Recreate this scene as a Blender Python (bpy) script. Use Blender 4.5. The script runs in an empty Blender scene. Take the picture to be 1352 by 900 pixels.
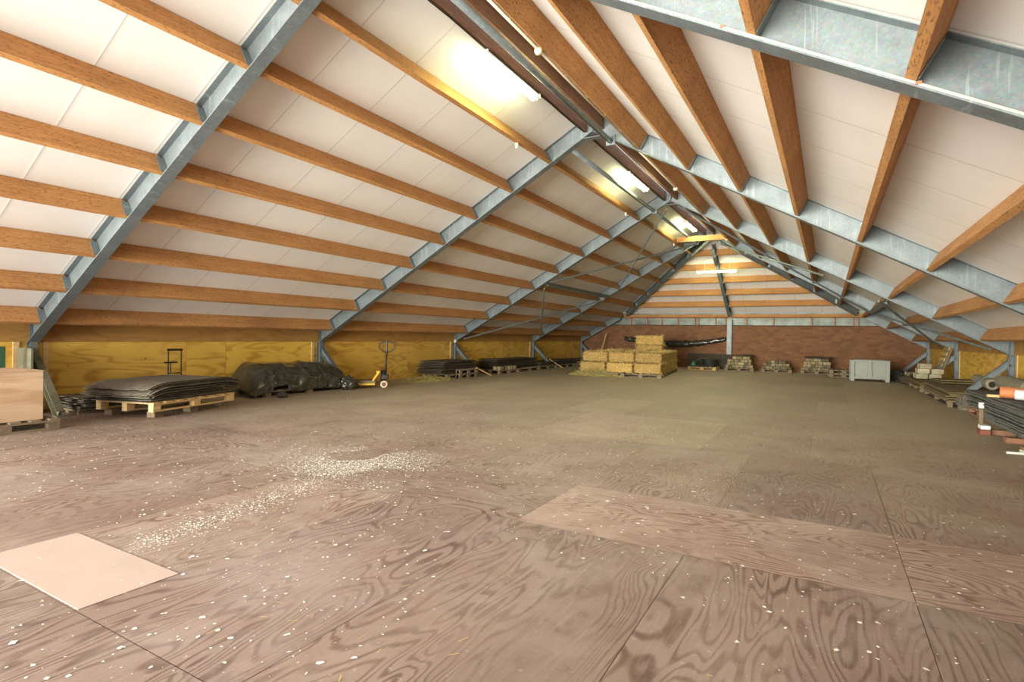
import bpy, bmesh, math, random
from mathutils import Vector, Matrix, noise
random.seed(7)
rnd = random.uniform
sc = bpy.context.scene
COL = sc.collection
PI = math.pi

# ------------------------------------------------------------------ metric frame of the place
PHI = 0.5114; CP, SP = math.cos(PHI), math.sin(PHI)
XR, ZR = -4.0136, 5.4141            # ridge line (underside plane of the purlins)
FY = [4.03, 10.07, 16.12, 22.16]    # steel frames, near to far
F5 = 27.80                          # last frame, against the brick gable
YFRONT = -2.6
UE = 8.72                           # slope length to the eaves
WXL, WXR = -11.62, 3.60             # plywood knee walls
U8, SPU = 1.055, 0.9987
HA, HB, HZ = 22.5, 28.0, 2.46       # hip: apex Y, foot Y, foot z
HTAN = (ZR - HZ) / (HB - HA)
HPHI = math.atan(HTAN)
HDX = (ZR - HZ) / math.tan(PHI)     # half width of hip foot
HSL = (HB - HA) / HDX               # dY per dX of hip line

def RF(side, u, v, Y):
    return Vector((XR + side * (u * CP + v * SP), Y, ZR - u * SP + v * CP))
def HF(X, s, v):                    # hip plane: s metres up from its foot
    return Vector((X, HB - s * math.cos(HPHI) + v * math.sin(HPHI), HZ + s * math.sin(HPHI) + v * math.cos(HPHI)))

# ------------------------------------------------------------------ materials
def newmat(name):
    m = bpy.data.materials.new(name); m.use_nodes = True
    nt = m.node_tree
    return m, nt, nt.nodes['Principled BSDF']
def N(nt, t, **k):
    n = nt.nodes.new(t)
    for a, b in k.items(): setattr(n, a, b)
    return n
def L(nt, a, b): nt.links.new(a, b)
def ramp(nt, fac, stops, interp='LINEAR'):
    r = N(nt, 'ShaderNodeValToRGB'); r.color_ramp.interpolation = interp
    e = r.color_ramp.elements
    while len(e) < len(stops): e.new(0.5)
    for i, (p, c) in enumerate(stops):
        e[i].position = p; e[i].color = (*c, 1) if len(c) == 3 else c
    L(nt, fac, r.inputs[0]); return r.outputs[0]
def mix(nt, a, b, fac, mode='MIX'):
    n = N(nt, 'ShaderNodeMix', data_type='RGBA', blend_type=mode)
    for sock, val in ((n.inputs[6], a), (n.inputs[7], b), (n.inputs[0], fac)):
        if hasattr(val, 'is_linked'): L(nt, val, sock)
        elif isinstance(val, (int, float)): sock.default_value = val
        else: sock.default_value = (*val, 1)
    return n.outputs[2]
def mth(nt, op, a, b=None):
    n = N(nt, 'ShaderNodeMath', operation=op)
    for i, v in enumerate((a, b)):
        if v is None: continue
        if hasattr(v, 'is_linked'): L(nt, v, n.inputs[i])
        else: n.inputs[i].default_value = v
    return n.outputs[0]
def noi(nt, vec, scale, detail=4, rough=0.55, dist=0):
    n = N(nt, 'ShaderNodeTexNoise'); n.inputs['Scale'].default_value = scale
    n.inputs['Detail'].default_value = detail; n.inputs['Roughness'].default_value = rough
    n.inputs['Distortion'].default_value = dist
    if vec is not None: L(nt, vec, n.inputs['Vector'])
    return n.outputs['Fac']
def coords(nt, scale=(1, 1, 1), kind='Object', rand=True):
    t = N(nt, 'ShaderNodeTexCoord'); mp = N(nt, 'ShaderNodeMapping')
    mp.inputs['Scale'].default_value = scale
    v = t.outputs[kind]
    if rand:
        oi = N(nt, 'ShaderNodeObjectInfo'); ad = N(nt, 'ShaderNodeVectorMath', operation='ADD')
        ml = N(nt, 'ShaderNodeVectorMath', operation='SCALE'); ml.inputs[0].default_value = (37, 91, 53)
        L(nt, oi.outputs['Random'], ml.inputs['Scale']); L(nt, v, ad.inputs[0]); L(nt, ml.outputs[0], ad.inputs[1]); v = ad.outputs[0]
    L(nt, v, mp.inputs['Vector']); return mp.outputs[0]
def bump(nt, b, h, strength, dist=0.01):
    n = N(nt, 'ShaderNodeBump'); n.inputs['Strength'].default_value = strength; n.inputs['Distance'].default_value = dist
    L(nt, h, n.inputs['Height']); L(nt, n.outputs[0], b.inputs['Normal'])

def m_wood(name, light, dark, axis='Y', grain=1.0, fleck=None, rough=0.75, rand=True, bumpv=0.25):
    m, nt, b = newmat(name)
    k = 0.06
    s = {'X': (k, 1, 1), 'Y': (1, k, 1), 'Z': (1, 1, k)}[axis]
    v = coords(nt, s, rand=rand)
    f = noi(nt, v, 28 * grain, 5, 0.65, 0.4)
    c = ramp(nt, f, [(0.3, dark), (0.7, light)])
    big = noi(nt, coords(nt, rand=rand), 1.3, 3)
    c = mix(nt, c, tuple(x * 0.62 for x in dark), mth(nt, 'MULTIPLY', ramp(nt, big, [(0.45, (0, 0, 0)), (0.75, (1, 1, 1))]), 0.5))
    if fleck:
        s2 = {'X': (.25, 1, 1), 'Y': (1, .25, 1), 'Z': (1, 1, .25)}[axis]
        g = noi(nt, coords(nt, s2, rand=rand), 75, 2, 0.6)
        c = mix(nt, c, fleck, mth(nt, 'MULTIPLY', ramp(nt, g, [(0.56, (0, 0, 0)), (0.66, (1, 1, 1))]), 0.65))
    L(nt, c, b.inputs['Base Color']); b.inputs['Roughness'].default_value = rough
    bump(nt, b, f, bumpv, 0.004)
    return m
def m_plain(name, col, rough=0.6, metal=0, var=0.15, scale=6, bumpv=0.0, coat=0, spec=0.5, orand=0.0):
    m, nt, b = newmat(name)
    f = noi(nt, coords(nt), scale, 5, 0.6)
    c = ramp(nt, f, [(0.25, tuple(max(0, x * (1 - var)) for x in col)), (0.75, tuple(min(1, x * (1 + var)) for x in col))])
    if orand:
        oi = N(nt, 'ShaderNodeObjectInfo')
        c = mix(nt, c, ramp(nt, oi.outputs['Random'], [(0, (1 - orand,) * 3), (1, (1 + orand * .6, 1 + orand * .5, 1 + orand * .35))]), 1.0, 'MULTIPLY')
    L(nt, c, b.inputs['Base Color']); b.inputs['Roughness'].default_value = rough
    b.inputs['Metallic'].default_value = metal; b.inputs['Specular IOR Level'].default_value = spec
    if coat: b.inputs['Coat Weight'].default_value = coat
    if bumpv: bump(nt, b, noi(nt, coords(nt), scale * 6, 4), bumpv, 0.01)
    return m
def m_galv(name, a, d):
    m, nt, b = newmat(name)
    vo = N(nt, 'ShaderNodeTexVoronoi'); vo.inputs['Scale'].default_value = 60
    L(nt, coords(nt), vo.inputs['Vector'])
    n1 = noi(nt, coords(nt), 4, 6, 0.7); n2 = noi(nt, coords(nt, (1, 1, 1)), 22, 4, 0.7)
    c = ramp(nt, n1, [(0.3, d), (0.72, a)])
    c = mix(nt, c, vo.outputs['Color'], 0.05)
    c = mix(nt, c, tuple(min(1, x * 1.35) for x in a), mth(nt, 'MULTIPLY', ramp(nt, n2, [(0.55, (0, 0, 0)), (0.75, (1, 1, 1))]), 0.45))
    dr = noi(nt, coords(nt, (9, 1.2, .35)), 3.0, 3, 0.6)
    c = mix(nt, c, tuple(min(1, x * 1.9) for x in a), mth(nt, 'MULTIPLY', ramp(nt, dr, [(0.60, (0, 0, 0)), (0.68, (1, 1, 1))]), 0.4))
    L(nt, c, b.inputs['Base Color']); b.inputs['Metallic'].default_value = 0.3
    L(nt, ramp(nt, n2, [(0.3, (0.35,) * 3), (0.7, (0.58,) * 3)]), b.inputs['Roughness'])
    return m
def m_emit(name, col, s):
    m, nt, b = newmat(name)
    b.inputs['Base Color'].default_value = (0.9, 0.9, 0.85, 1)
    b.inputs['Emission Color'].default_value = (*col, 1); b.inputs['Emission Strength'].default_value = s
    return m
def m_ceiling():
    m, nt, b = newmat('white_roof_panel')
    uv = N(nt, 'ShaderNodeUVMap').outputs[0]
    sx = N(nt, 'ShaderNodeSeparateXYZ'); L(nt, uv, sx.inputs[0])
    fr = mth(nt, 'FRACT', mth(nt, 'DIVIDE', mth(nt, 'ADD', sx.outputs[1], 1.04 * 20 - 4.955), 1.04))
    d = mth(nt, 'ABSOLUTE', mth(nt, 'SUBTRACT', fr, 0.5))
    line = mth(nt, 'GREATER_THAN', d, 0.4925)
    soft = ramp(nt, d, [(0.47, (0, 0, 0)), (0.5, (1, 1, 1))])
    base = ramp(nt, noi(nt, coords(nt, rand=False), 0.9, 4), [(0.3, (0.80, 0.775, 0.765)), (0.7, (0.87, 0.845, 0.84))])
    c = mix(nt, base, (0.50, 0.48, 0.46), mth(nt, 'MULTIPLY', line, 0.7))
    L(nt, c, b.inputs['Base Color']); b.inputs['Roughness'].default_value = 0.55
    bump(nt, b, mth(nt, 'SUBTRACT', 1.0, soft), 0.2, 0.008)
    return m
def m_sheet(name, stops, ringcol, ringamt, worn=None, knots=None, rough=0.7, bumpv=0.12, freq=11, tintamt=0.5, dust_light=None):
    """Rotary-cut plywood: nested contour rings; UV is metric with U along the face grain, one colour attribute per sheet."""
    m, nt, b = newmat(name)
    uv = N(nt, 'ShaderNodeUVMap').outputs[0]
    def mp(s):
        q = N(nt, 'ShaderNodeMapping'); q.inputs['Scale'].default_value = s; L(nt, uv, q.inputs['Vector']); return q.outputs[0]
    h = noi(nt, mp((0.55, 2.1, 1)), 1.0, 2.4, 0.5, 0.35)
    ring = mth(nt, 'SINE', mth(nt, 'MULTIPLY', h, freq * 6.283))
    ring = mth(nt, 'ADD', mth(nt, 'MULTIPLY', ring, 0.5), 0.5)
    fine = noi(nt, mp((3, 60, 1)), 1.0, 4, 0.65)
    big = noi(nt, mp((0.7, 0.9, 1)), 1.0, 4, 0.6)
    c = ramp(nt, big, stops)
    ra = mth(nt, 'MULTIPLY', ramp(nt, ring, [(0.5, (0, 0, 0)), (0.97, (1, 1, 1))]), ringamt)
    ra = mth(nt, 'MULTIPLY', ra, ramp(nt, noi(nt, mp((1.1, 1.6, 1)), 1.0, 3), [(0.3, (0.15,) * 3), (0.65, (1, 1, 1))]))
    c = mix(nt, c, ringcol, ra)
    c = mix(nt, c, tuple(min(1, x * 1.5 + .02) for x in stops[-1][1]), mth(nt, 'MULTIPLY', ramp(nt, fine, [(0.5, (0, 0, 0)), (0.8, (1, 1, 1))]), 0.35))
    if worn:
        wn = noi(nt, coords(nt, rand=False), 0.8, 6, 0.7)
        c = mix(nt, c, worn, mth(nt, 'MULTIPLY', ramp(nt, wn, [(0.46, (0, 0, 0)), (0.72, (1, 1, 1))]), 0.55))
        sp = noi(nt, coords(nt, rand=False), 26, 3, 0.7)
        c = mix(nt, c, tuple(x * 1.35 for x in worn), mth(nt, 'MULTIPLY', ramp(nt, sp, [(0.62, (0, 0, 0)), (0.74, (1, 1, 1))]), 0.4))
        dn = noi(nt, coords(nt, (1, 1, 1), rand=False), 6, 5, 0.7)
        c = mix(nt, c, tuple(x * 0.45 for x in stops[0][1]), mth(nt, 'MULTIPLY', ramp(nt, dn, [(0.58, (0, 0, 0)), (0.75, (1, 1, 1))]), 0.5))
    if dust_light:                                             # straw-dusty tan, also painted brighter with distance for the light missing there
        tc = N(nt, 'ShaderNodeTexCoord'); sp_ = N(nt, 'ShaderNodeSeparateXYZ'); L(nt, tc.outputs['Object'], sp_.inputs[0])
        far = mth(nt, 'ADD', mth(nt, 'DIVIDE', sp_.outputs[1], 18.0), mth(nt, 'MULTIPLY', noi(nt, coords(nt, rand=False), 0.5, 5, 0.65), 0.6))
        c = mix(nt, c, dust_light, mth(nt, 'MULTIPLY', ramp(nt, far, [(0.54, (0, 0, 0)), (0.93, (1, 1, 1))]), 0.68))
    if knots:
        vo = N(nt, 'ShaderNodeTexVoronoi'); vo.inputs['Scale'].default_value = 1.0; L(nt, mp((4.5, 6.5, 1)), vo.inputs['Vector'])
        kf = ramp(nt, vo.outputs['Distance'], [(0.06, (1, 1, 1)), (0.10, (0, 0, 0))])
        sep = N(nt, 'ShaderNodeSeparateColor'); L(nt, vo.outputs['Color'], sep.inputs[0])
        kf = mth(nt, 'MULTIPLY', kf, mth(nt, 'GREATER_THAN', sep.outputs[0], 0.62))
        c = mix(nt, c, knots, mth(nt, 'MULTIPLY', kf, 0.85))
    at = N(nt, 'ShaderNodeAttribute', attribute_name='sheet')
    c = mix(nt, c, at.outputs['Color'], tintamt, 'MULTIPLY')
    L(nt, c, b.inputs['Base Color']); b.inputs['Roughness'].default_value = rough
    bump(nt, b, mth(nt, 'ADD', ring, fine), bumpv, 0.003)
    return m
def m_brick():
    m, nt, b = newmat('red_brick')
    t = N(nt, 'ShaderNodeTexCoord'); mp = N(nt, 'ShaderNodeMapping'); mp.inputs['Rotation'].default_value = (PI / 2, 0, 0)
    L(nt, t.outputs['Object'], mp.inputs['Vector'])
    br = N(nt, 'ShaderNodeTexBrick'); L(nt, mp.outputs[0], br.inputs['Vector'])
    br.inputs['Color1'].default_value = (0.165, 0.072, 0.036, 1); br.inputs['Color2'].default_value = (0.25, 0.112, 0.052, 1)
    br.inputs['Mortar'].default_value = (0.15, 0.085, 0.055, 1); br.inputs['Scale'].default_value = 1
    br.inputs['Brick Width'].default_value = 0.24; br.inputs['Row Height'].default_value = 0.10; br.inputs['Mortar Size'].default_value = 0.006
    br.inputs['Bias'].default_value = -0.1
    n1 = noi(nt, coords(nt, (1, 1, 2), rand=False), 1.6, 5, 0.7)
    c = mix(nt, br.outputs['Color'], (0.30, 0.15, 0.07), mth(nt, 'MULTIPLY', ramp(nt, n1, [(0.5, (0, 0, 0)), (0.75, (1, 1, 1))]), 0.45))
    L(nt, c, b.inputs['Base Color']); b.inputs['Roughness'].default_value = 0.9
    bump(nt, b, br.outputs['Fac'], -0.4, 0.01)
    return m
def m_mat(name, a, d):
    m, nt, b = newmat(name)
    f = noi(nt, coords(nt), 34, 4, 0.7); g = noi(nt, coords(nt), 3, 4, 0.6)
    c = ramp(nt, f, [(0.35, d), (0.7, a)])
    c = mix(nt, c, tuple(x * 0.4 for x in d), mth(nt, 'MULTIPLY', ramp(nt, g, [(0.45, (0, 0, 0)), (0.7, (1, 1, 1))]), 0.6))
    L(nt, c, b.inputs['Base Color']); b.inputs['Roughness'].default_value = 0.9
    bump(nt, b, f, 0.5, 0.006)
    return m

M = {}
M['lvl'] = m_wood('purlin_timber', (0.59, 0.30, 0.105), (0.41, 0.185, 0.060), 'Y', 1.0, (0.11, 0.042, 0.014))
M['lvlx'] = m_wood('cross_timber', (0.59, 0.30, 0.105), (0.41, 0.185, 0.060), 'X', 1.0, (0.11, 0.042, 0.014))
M['ridgewood'] = m_wood('ridge_timber', (0.30, 0.15, 0.08), (0.17, 0.075, 0.036), 'Y', 1.0, (0.07, 0.03, 0.014))
M['galv'] = m_galv('galvanised_steel', (0.195, 0.232, 0.255), (0.118, 0.142, 0.158))
M['galvdark'] = m_galv('dull_galvanised_steel', (0.23, 0.27, 0.28), (0.13, 0.16, 0.165))
M['olive'] = m_plain('weathered_green_board', (0.17, 0.165, 0.115), 0.8, var=0.35, scale=9, bumpv=0.2)
M['ceil'] = m_ceiling()
M['floor'] = m_sheet('worn_floor_plywood', [(0.3, (0.195, 0.133, 0.109)), (0.7, (0.285, 0.209, 0.177))], (0.105, 0.058, 0.043), 0.95, worn=(0.40, 0.345, 0.31), rough=0.6, freq=27, tintamt=0.75, dust_light=(0.46, 0.39, 0.275))
M['wallply'] = m_sheet('yellow_wall_plywood', [(0.3, (0.64, 0.375, 0.06)), (0.7, (0.78, 0.50, 0.10))], (0.40, 0.19, 0.022), 0.8, knots=(0.12, 0.045, 0.01), rough=0.75, freq=7, tintamt=0.8)
M['wallboard'] = m_sheet('brown_eaves_board', [(0.3, (0.40, 0.20, 0.05)), (0.7, (0.52, 0.28, 0.075))], (0.29, 0.13, 0.03), 0.5, knots=(0.10, 0.04, 0.01), rough=0.75, freq=7, tintamt=0.8)
M['pinkply'] = m_plain('pale_pink_board', (0.42, 0.315, 0.275), 0.65, var=0.06, scale=3)
M['brick'] = m_brick()
M['foil'] = m_plain('silver_insulation_foil', (0.19, 0.215, 0.20), 0.5, 0.2, var=0.6, scale=2.2, bumpv=0.4)
M['batten'] = m_wood('pinkish_batten', (0.52, 0.30, 0.19), (0.36, 0.18, 0.10), 'Z')
M['fresh'] = m_wood('fresh_pine', (0.74, 0.53, 0.27), (0.58, 0.38, 0.16), 'Y')
M['freshx'] = m_wood('fresh_pine_cross', (0.74, 0.53, 0.27), (0.58, 0.38, 0.16), 'X')
M['old'] = m_wood('grey_weathered_pine', (0.27, 0.20, 0.13), (0.14, 0.10, 0.06), 'Y')
M['oldx'] = m_wood('grey_weathered_pine_cross', (0.27, 0.20, 0.13), (0.14, 0.10, 0.06), 'X')
M['crate'] = m_sheet('pale_crate_plywood', [(0.3, (0.50, 0.33, 0.21)), (0.7, (0.66, 0.48, 0.33))], (0.36, 0.18, 0.08), 0.5, rough=0.7, freq=5, tintamt=0.0)
M['mat'] = m_mat('worn_grey_mat', (0.22, 0.185, 0.14), (0.09, 0.075, 0.058))
M['matd'] = m_mat('dark_brown_mat', (0.115, 0.085, 0.05), (0.045, 0.032, 0.02))
M['matb'] = m_mat('slate_grey_mat', (0.21, 0.21, 0.19), (0.085, 0.09, 0.085))
M['mattan'] = m_mat('tan_carpet', (0.24, 0.18, 0.085), (0.15, 0.11, 0.05))
M['plastic_black'] = m_plain('black_plastic_sheet', (0.030, 0.028, 0.020), 0.24, var=0.5, scale=5, bumpv=0.35, coat=.4)
M['black'] = m_plain('black_paint', (0.016, 0.014, 0.013), 0.45)
M['yellow'] = m_plain('yellow_paint', (0.68, 0.41, 0.02), 0.4)
M['rubber'] = m_plain('dark_rubber', (0.03, 0.03, 0.03), 0.7)
M['redhub'] = m_plain('dull_red_wheel', (0.20, 0.06, 0.035), 0.6)
M['wheelwhite'] = m_plain('pale_nylon', (0.55, 0.5, 0.4), 0.5)
M['straw'] = m_plain('straw_body', (0.42, 0.27, 0.085), 0.85, var=0.6, scale=26, bumpv=1.0, orand=.3)
M['stalk'] = m_plain('straw_stalk', (0.60, 0.42, 0.15), 0.7, var=0.5, scale=8, orand=.25)
M['twine'] = m_plain('pale_twine', (0.55, 0.42, 0.16), 0.7)
M['strawlow'] = m_plain('loose_straw', (0.40, 0.33, 0.11), 0.8, var=0.4, scale=14)
M['block'] = m_plain('pale_stone', (0.27, 0.22, 0.135), 0.85, var=0.5, scale=7, bumpv=0.3, orand=.6)
M['blockw'] = m_plain('cream_stone', (0.46, 0.41, 0.29), 0.85, var=0.3, scale=7, bumpv=0.3, orand=.35)
M['greyplastic'] = m_plain('grey_plastic', (0.29, 0.30, 0.275), 0.5, var=0.06)
M['greenp'] = m_plain('teal_plastic', (0.05, 0.30, 0.22), 0.4)
M['darkgrey'] = m_plain('charcoal_plastic', (0.035, 0.037, 0.035), 0.55)
M['darkboard'] = m_plain('dark_brown_board', (0.055, 0.04, 0.028), 0.8, var=0.3)
M['cream'] = m_plain('cream_conduit', (0.66, 0.58, 0.44), 0.5, var=0.08)
M['white'] = m_plain('white_enamel', (0.78, 0.78, 0.74), 0.35, var=0.04)
M['flake'] = m_plain('white_paint_flake', (0.80, 0.78, 0.74), 0.7, var=0.1)
M['pinkwood'] = m_plain('reddish_brick_wood', (0.26, 0.125, 0.075), 0.85, var=0.25, scale=9)
M['orange'] = m_plain('orange_wrap', (0.62, 0.22, 0.09), 0.6, var=0.2)
M['foam'] = m_plain('white_foam', (0.75, 0.76, 0.78), 0.6, var=0.06)
M['rollgrey'] = m_plain('grey_felt_roll', (0.27, 0.245, 0.18), 0.9, var=0.25, scale=12, bumpv=0.3)
M['hole'] = m_plain('hollow_shade', (0.02, 0.018, 0.015), 0.9)
M['green'] = m_plain('dark_green_metal', (0.035, 0.10, 0.05), 0.6)
M['tube'] = m_emit('lit_fluorescent_tube', (0.92, 1.0, 0.52), 40.0)

# ------------------------------------------------------------------ mesh builder
class MB:
    def __init__(s): s.v = []; s.f = []; s.uv = {}; s.tint = {}
    def poly(s, pts, uvs=None, tint=None):
        i = len(s.v); s.v += [tuple(p) for p in pts]; s.f.append(tuple(range(i, i + len(pts))))
        if uvs: s.uv[len(s.f) - 1] = uvs
        if tint: s.tint[len(s.f) - 1] = tint
    def prism(s, prof, p0, p1, up, p1prof=None):
        """extrude 2-D profile (a along side, b along up) from p0 to p1"""
        p0, p1, up = Vector(p0), Vector(p1), Vector(up)
        d = (p1 - p0).normalized(); sd = d.cross(up).normalized(); upn = sd.cross(d).normalized()
        i = len(s.v); n = len(prof)
        for p, pr in ((p0, prof), (p1, p1prof or prof)):
            for a, b in pr: s.v.append(tuple(p + sd * a + upn * b))
        for k in range(n): s.f.append((i + k, i + (k + 1) % n, i + n + (k + 1) % n, i + n + k))
        s.f.append(tuple(range(i + n - 1, i - 1, -1))); s.f.append(tuple(range(i + n, i + 2 * n)))
        return s
    def bar(s, p0, p1, up, w, h):
        return s.prism([(-w / 2, -h / 2), (w / 2, -h / 2), (w / 2, h / 2), (-w / 2, h / 2)], p0, p1, up)
    def box(s, x0, x1, y0, y1, z0, z1):
        i = len(s.v)
        s.v += [(x0, y0, z0), (x1, y0, z0), (x1, y1, z0), (x0, y1, z0), (x0, y0, z1), (x1, y0, z1), (x1, y1, z1), (x0, y1, z1)]
        for q in ((0, 3, 2, 1), (4, 5, 6, 7), (0, 1, 5, 4), (1, 2, 6, 5), (2, 3, 7, 6), (3, 0, 4, 7)): s.f.append(tuple(i + k for k in q))
        return s
    def tube(s, pts, r, n=8, cap=True):
        pts = [Vector(p) for p in pts]; i = len(s.v)
        rs = r if isinstance(r, (list, tuple)) else [r] * len(pts)
        ref = None
        for k, p in enumerate(pts):
            a = pts[max(0, k - 1)]; c = pts[min(len(pts) - 1, k + 1)]; d = (c - a).normalized()
            if ref is None: ref = d.orthogonal().normalized()
            ref = (ref - d * ref.dot(d)).normalized(); q = d.cross(ref)
            for j in range(n):
                t = 2 * PI * j / n; s.v.append(tuple(p + (ref * math.cos(t) + q * math.sin(t)) * rs[k]))
        for k in range(len(pts) - 1):
            for j in range(n): s.f.append((i + k * n + j, i + k * n + (j + 1) % n, i + (k + 1) * n + (j + 1) % n, i + (k + 1) * n + j))
        if cap:
            s.f.append(tuple(range(i + n - 1, i - 1, -1))); e = i + (len(pts) - 1) * n; s.f.append(tuple(range(e, e + n)))
        return s
    def build(s, name, mat, parent=None, bevel=0, smooth=False, loc=None, rz=0):
        me = bpy.data.meshes.new(name); me.from_pydata(s.v, [], s.f)
        if s.uv:
            ul = me.uv_layers.new(name='UVMap')
            for p in me.polygons:
                q = s.uv.get(p.index)
                if q:
                    for li, t in zip(p.loop_indices, q): ul.data[li].uv = t
        if s.tint:
            ca = me.color_attributes.new('sheet', 'FLOAT_COLOR', 'CORNER')
            for p in me.polygons:
                t = s.tint.get(p.index, (1, 1, 1))
                for li in p.loop_indices: ca.data[li].color = (*t, 1)
        bm = bmesh.new(); bm.from_mesh(me); bmesh.ops.recalc_face_normals(bm, faces=bm.faces); bm.to_mesh(me); bm.free()
        if smooth:
            for p in me.polygons: p.use_smooth = True
        me.materials.append(mat)
        o = bpy.data.objects.new(name, me); COL.objects.link(o)
        if parent: o.parent = parent
        if loc: o.location = loc
        if rz: o.rotation_euler.z = rz
        if bevel:
            b = o.modifiers.new('bevel', 'BEVEL'); b.width = bevel; b.segments = 2; b.limit_method = 'ANGLE'; b.angle_limit = 0.6
        return o

def tag(o, label=None, cat=None, group=None, kind=None):
    if label and not 4 <= len(label.split()) <= 16: print('LABELLEN', len(label.split()), label)
    if label: o['label'] = label
    if cat: o['category'] = cat
    if group: o['group'] = group
    if kind: o['kind'] = kind
    return o
def thing(name, label, cat, loc=(0, 0, 0), rz=0, group=None):
    o = bpy.data.objects.new(name, None); COL.objects.link(o); o.empty_display_size = 0.2
    o.location = loc; o.rotation_euler = (0, 0, rz)
    return tag(o, label, cat, group)
def dup(o, loc=None, rot=None, label=None, group=None, parent=None):
    c = o.copy(); COL.objects.link(c)
    if parent: c.parent = parent
    if loc is not None: c.location = loc
    if rot is not None: c.rotation_euler = rot
    if label: c['label'] = label
    if group: c['group'] = group
    for ch in [x for x in COL.objects if x.parent == o]: dup(ch, parent=c)
    return c
def lathe(prof, n=20):
    b = MB()
    for k in range(len(prof)):
        for j in range(n):
            t = 2 * PI * j / n; b.v.append((prof[k][0] * math.cos(t), prof[k][0] * math.sin(t), prof[k][1]))
    for k in range(len(prof) - 1):
        for j in range(n): b.f.append((k * n + j, k * n + (j + 1) % n, (k + 1) * n + (j + 1) % n, (k + 1) * n + j))
    return b
ORD = ['first', 'second', 'third', 'fourth', 'fifth', 'sixth', 'seventh', 'eighth', 'ninth', 'tenth', 'eleventh', 'twelfth', 'thirteenth', 'fourteenth', 'fifteenth', 'sixteenth']
BAY = ['before the first steel frame', 'between first and second steel frames', 'between second and third steel frames',
       'between third and fourth steel frames', 'beyond the fourth steel frame']

# ------------------------------------------------------------------ the setting
def sheet(b, o, du, dv, lu, lv, grain_u=True, tint=(1, 1, 1)):
    """one board: corner o, unit vectors du, dv, sizes; uv metric, random offset"""
    o, du, dv = Vector(o), Vector(du), Vector(dv); a, c = rnd(0, 40), rnd(0, 40)
    pts = [o, o + du * lu, o + du * lu + dv * lv, o + dv * lv]
    q = [(a, c), (a + lu, c), (a + lu, c + lv), (a, c + lv)]
    if not grain_u: q = [(y, x_) for x_, y in q]
    b.poly(pts, q, tint)
fb = MB()
G = 0.0016
def frow(y0, y1, xs, along):
    for x0, x1 in zip(xs[:-1], xs[1:]):
        t = rnd(0.84, 1.12); tt = (t, t * rnd(0.97, 1.02), t * rnd(0.95, 1.03))
        if along == 'B' and x0 > -2.1: tt = (1.45, 1.40, 1.36)
        sheet(fb, (x0 + G, y0 + G, 0), (1, 0, 0), (0, 1, 0), x1 - x0 - 2 * G, y1 - y0 - 2 * G, along != 'Y', tt)
xsY = [-12.0 + 0.0] + [-0.78 - 1.22 * k for k in range(8, 0, -1)] + [-0.78, 0.44, 1.66, 2.88, 3.9]
xsX = [-12.0] + [-2.03 - 2.46 * k for k in range(4, 0, -1)] + [-2.03, 0.44, 2.9, 3.9]
xsX = sorted(set(x for x in xsX if x >= -12.0))
y = 1.30 - 2.36
rows = [(1.30 - 4.3, 1.30 - 1.95, 'X'), (1.30 - 1.95, 1.30, 'Y'), (1.30, 3.66, 'Y'), (3.66, 4.85, 'B'), (4.85, 7.29, 'Y'), (7.29, 9.73, 'Y')]
yy = 9.73
while yy < 28.3: rows.append((yy, yy + 2.44, 'Y')); yy += 2.44
for k, (a, c, al) in enumerate(rows):
    frow(a, c, xsX if al in 'BX' else ([-12.0] + [x + (0.61 if k > 4 and k % 2 else 0) for x in xsY[1:-1]] + [3.9]), al)
fb.box(-12.2, 4.2, -3.2, 31, -0.30, -0.012)
for k in range(len(fb.f)):
    if k not in fb.tint: fb.tint[k] = (0.35, 0.3, 0.28)
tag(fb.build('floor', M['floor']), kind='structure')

def knee_wall(name, X, sgn):
    b = MB(); e = MB()
    nx = Vector((sgn, 0, 0))
    for i in range(5):
        y0 = ([YFRONT] + FY)[i]; y1 = (FY + [28.05])[i]
        if i == 1 and sgn > 0: ys = [y0, 6.62, 7.49, y1]
        else: ys = [y0, y0 + 2.5, y0 + rnd(3.4, 3.7), y1]
        for p, q in zip(ys[:-1], ys[1:]):
            t = rnd(0.92, 1.08); sheet(b, (X, p + .003, -0.02), (0, 1, 0), (0, 0, 1), q - p - .006, 1.185, True, (t, t * rnd(.96, 1.03), t * rnd(.8, 1.1)))
    ob = b
    ob.box(*(sorted((X - sgn * 0.02, X - sgn * 0.14))), YFRONT, 28.3, -0.02, 1.75)
    for k in range(len(ob.f)):
        if k not in ob.tint: ob.tint[k] = (0.5, 0.5, 0.5)
    w = tag(ob.build(name, M['wallply']), kind='structure')
    for i in range(5):
        y0 = ([YFRONT] + FY)[i]; y1 = (FY + [28.05])[i]
        xa, xb = sorted((X - sgn * .01, X + sgn * 0.025)); ys = [y0 + .02, y0 + rnd(2.6, 3.6), y1 - .02]
        for p, q in zip(ys[:-1], ys[1:]):
            t = rnd(0.85, 1.1)
            sheet(e, (X + sgn * 0.025, p, 1.17), (0, 1, 0), (0, 0, 1), q - p - .006, 0.42, True, (t, t, t))
            sheet(e, (X, p, 1.17), (0, 1, 0), (sgn, 0, 0), q - p, 0.025, True, (t, t, t))
    tag(e.build('eaves_board', M['wallboard'], w), label='brown eaves board above the yellow plywood')
    s = MB()
    for yv in FY:
        for d in (-0.24, 0.16):
            xa, xb = sorted((X, X + sgn * 0.022)); s.box(xa, xb, yv + d, yv + d + 0.08, 0, 1.165)
    s.build('batten', M['fresh'], w)
    return w
knee_wall('wall_left', WXL, 1)
knee_wall('wall_right', WXR, -1)

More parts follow.
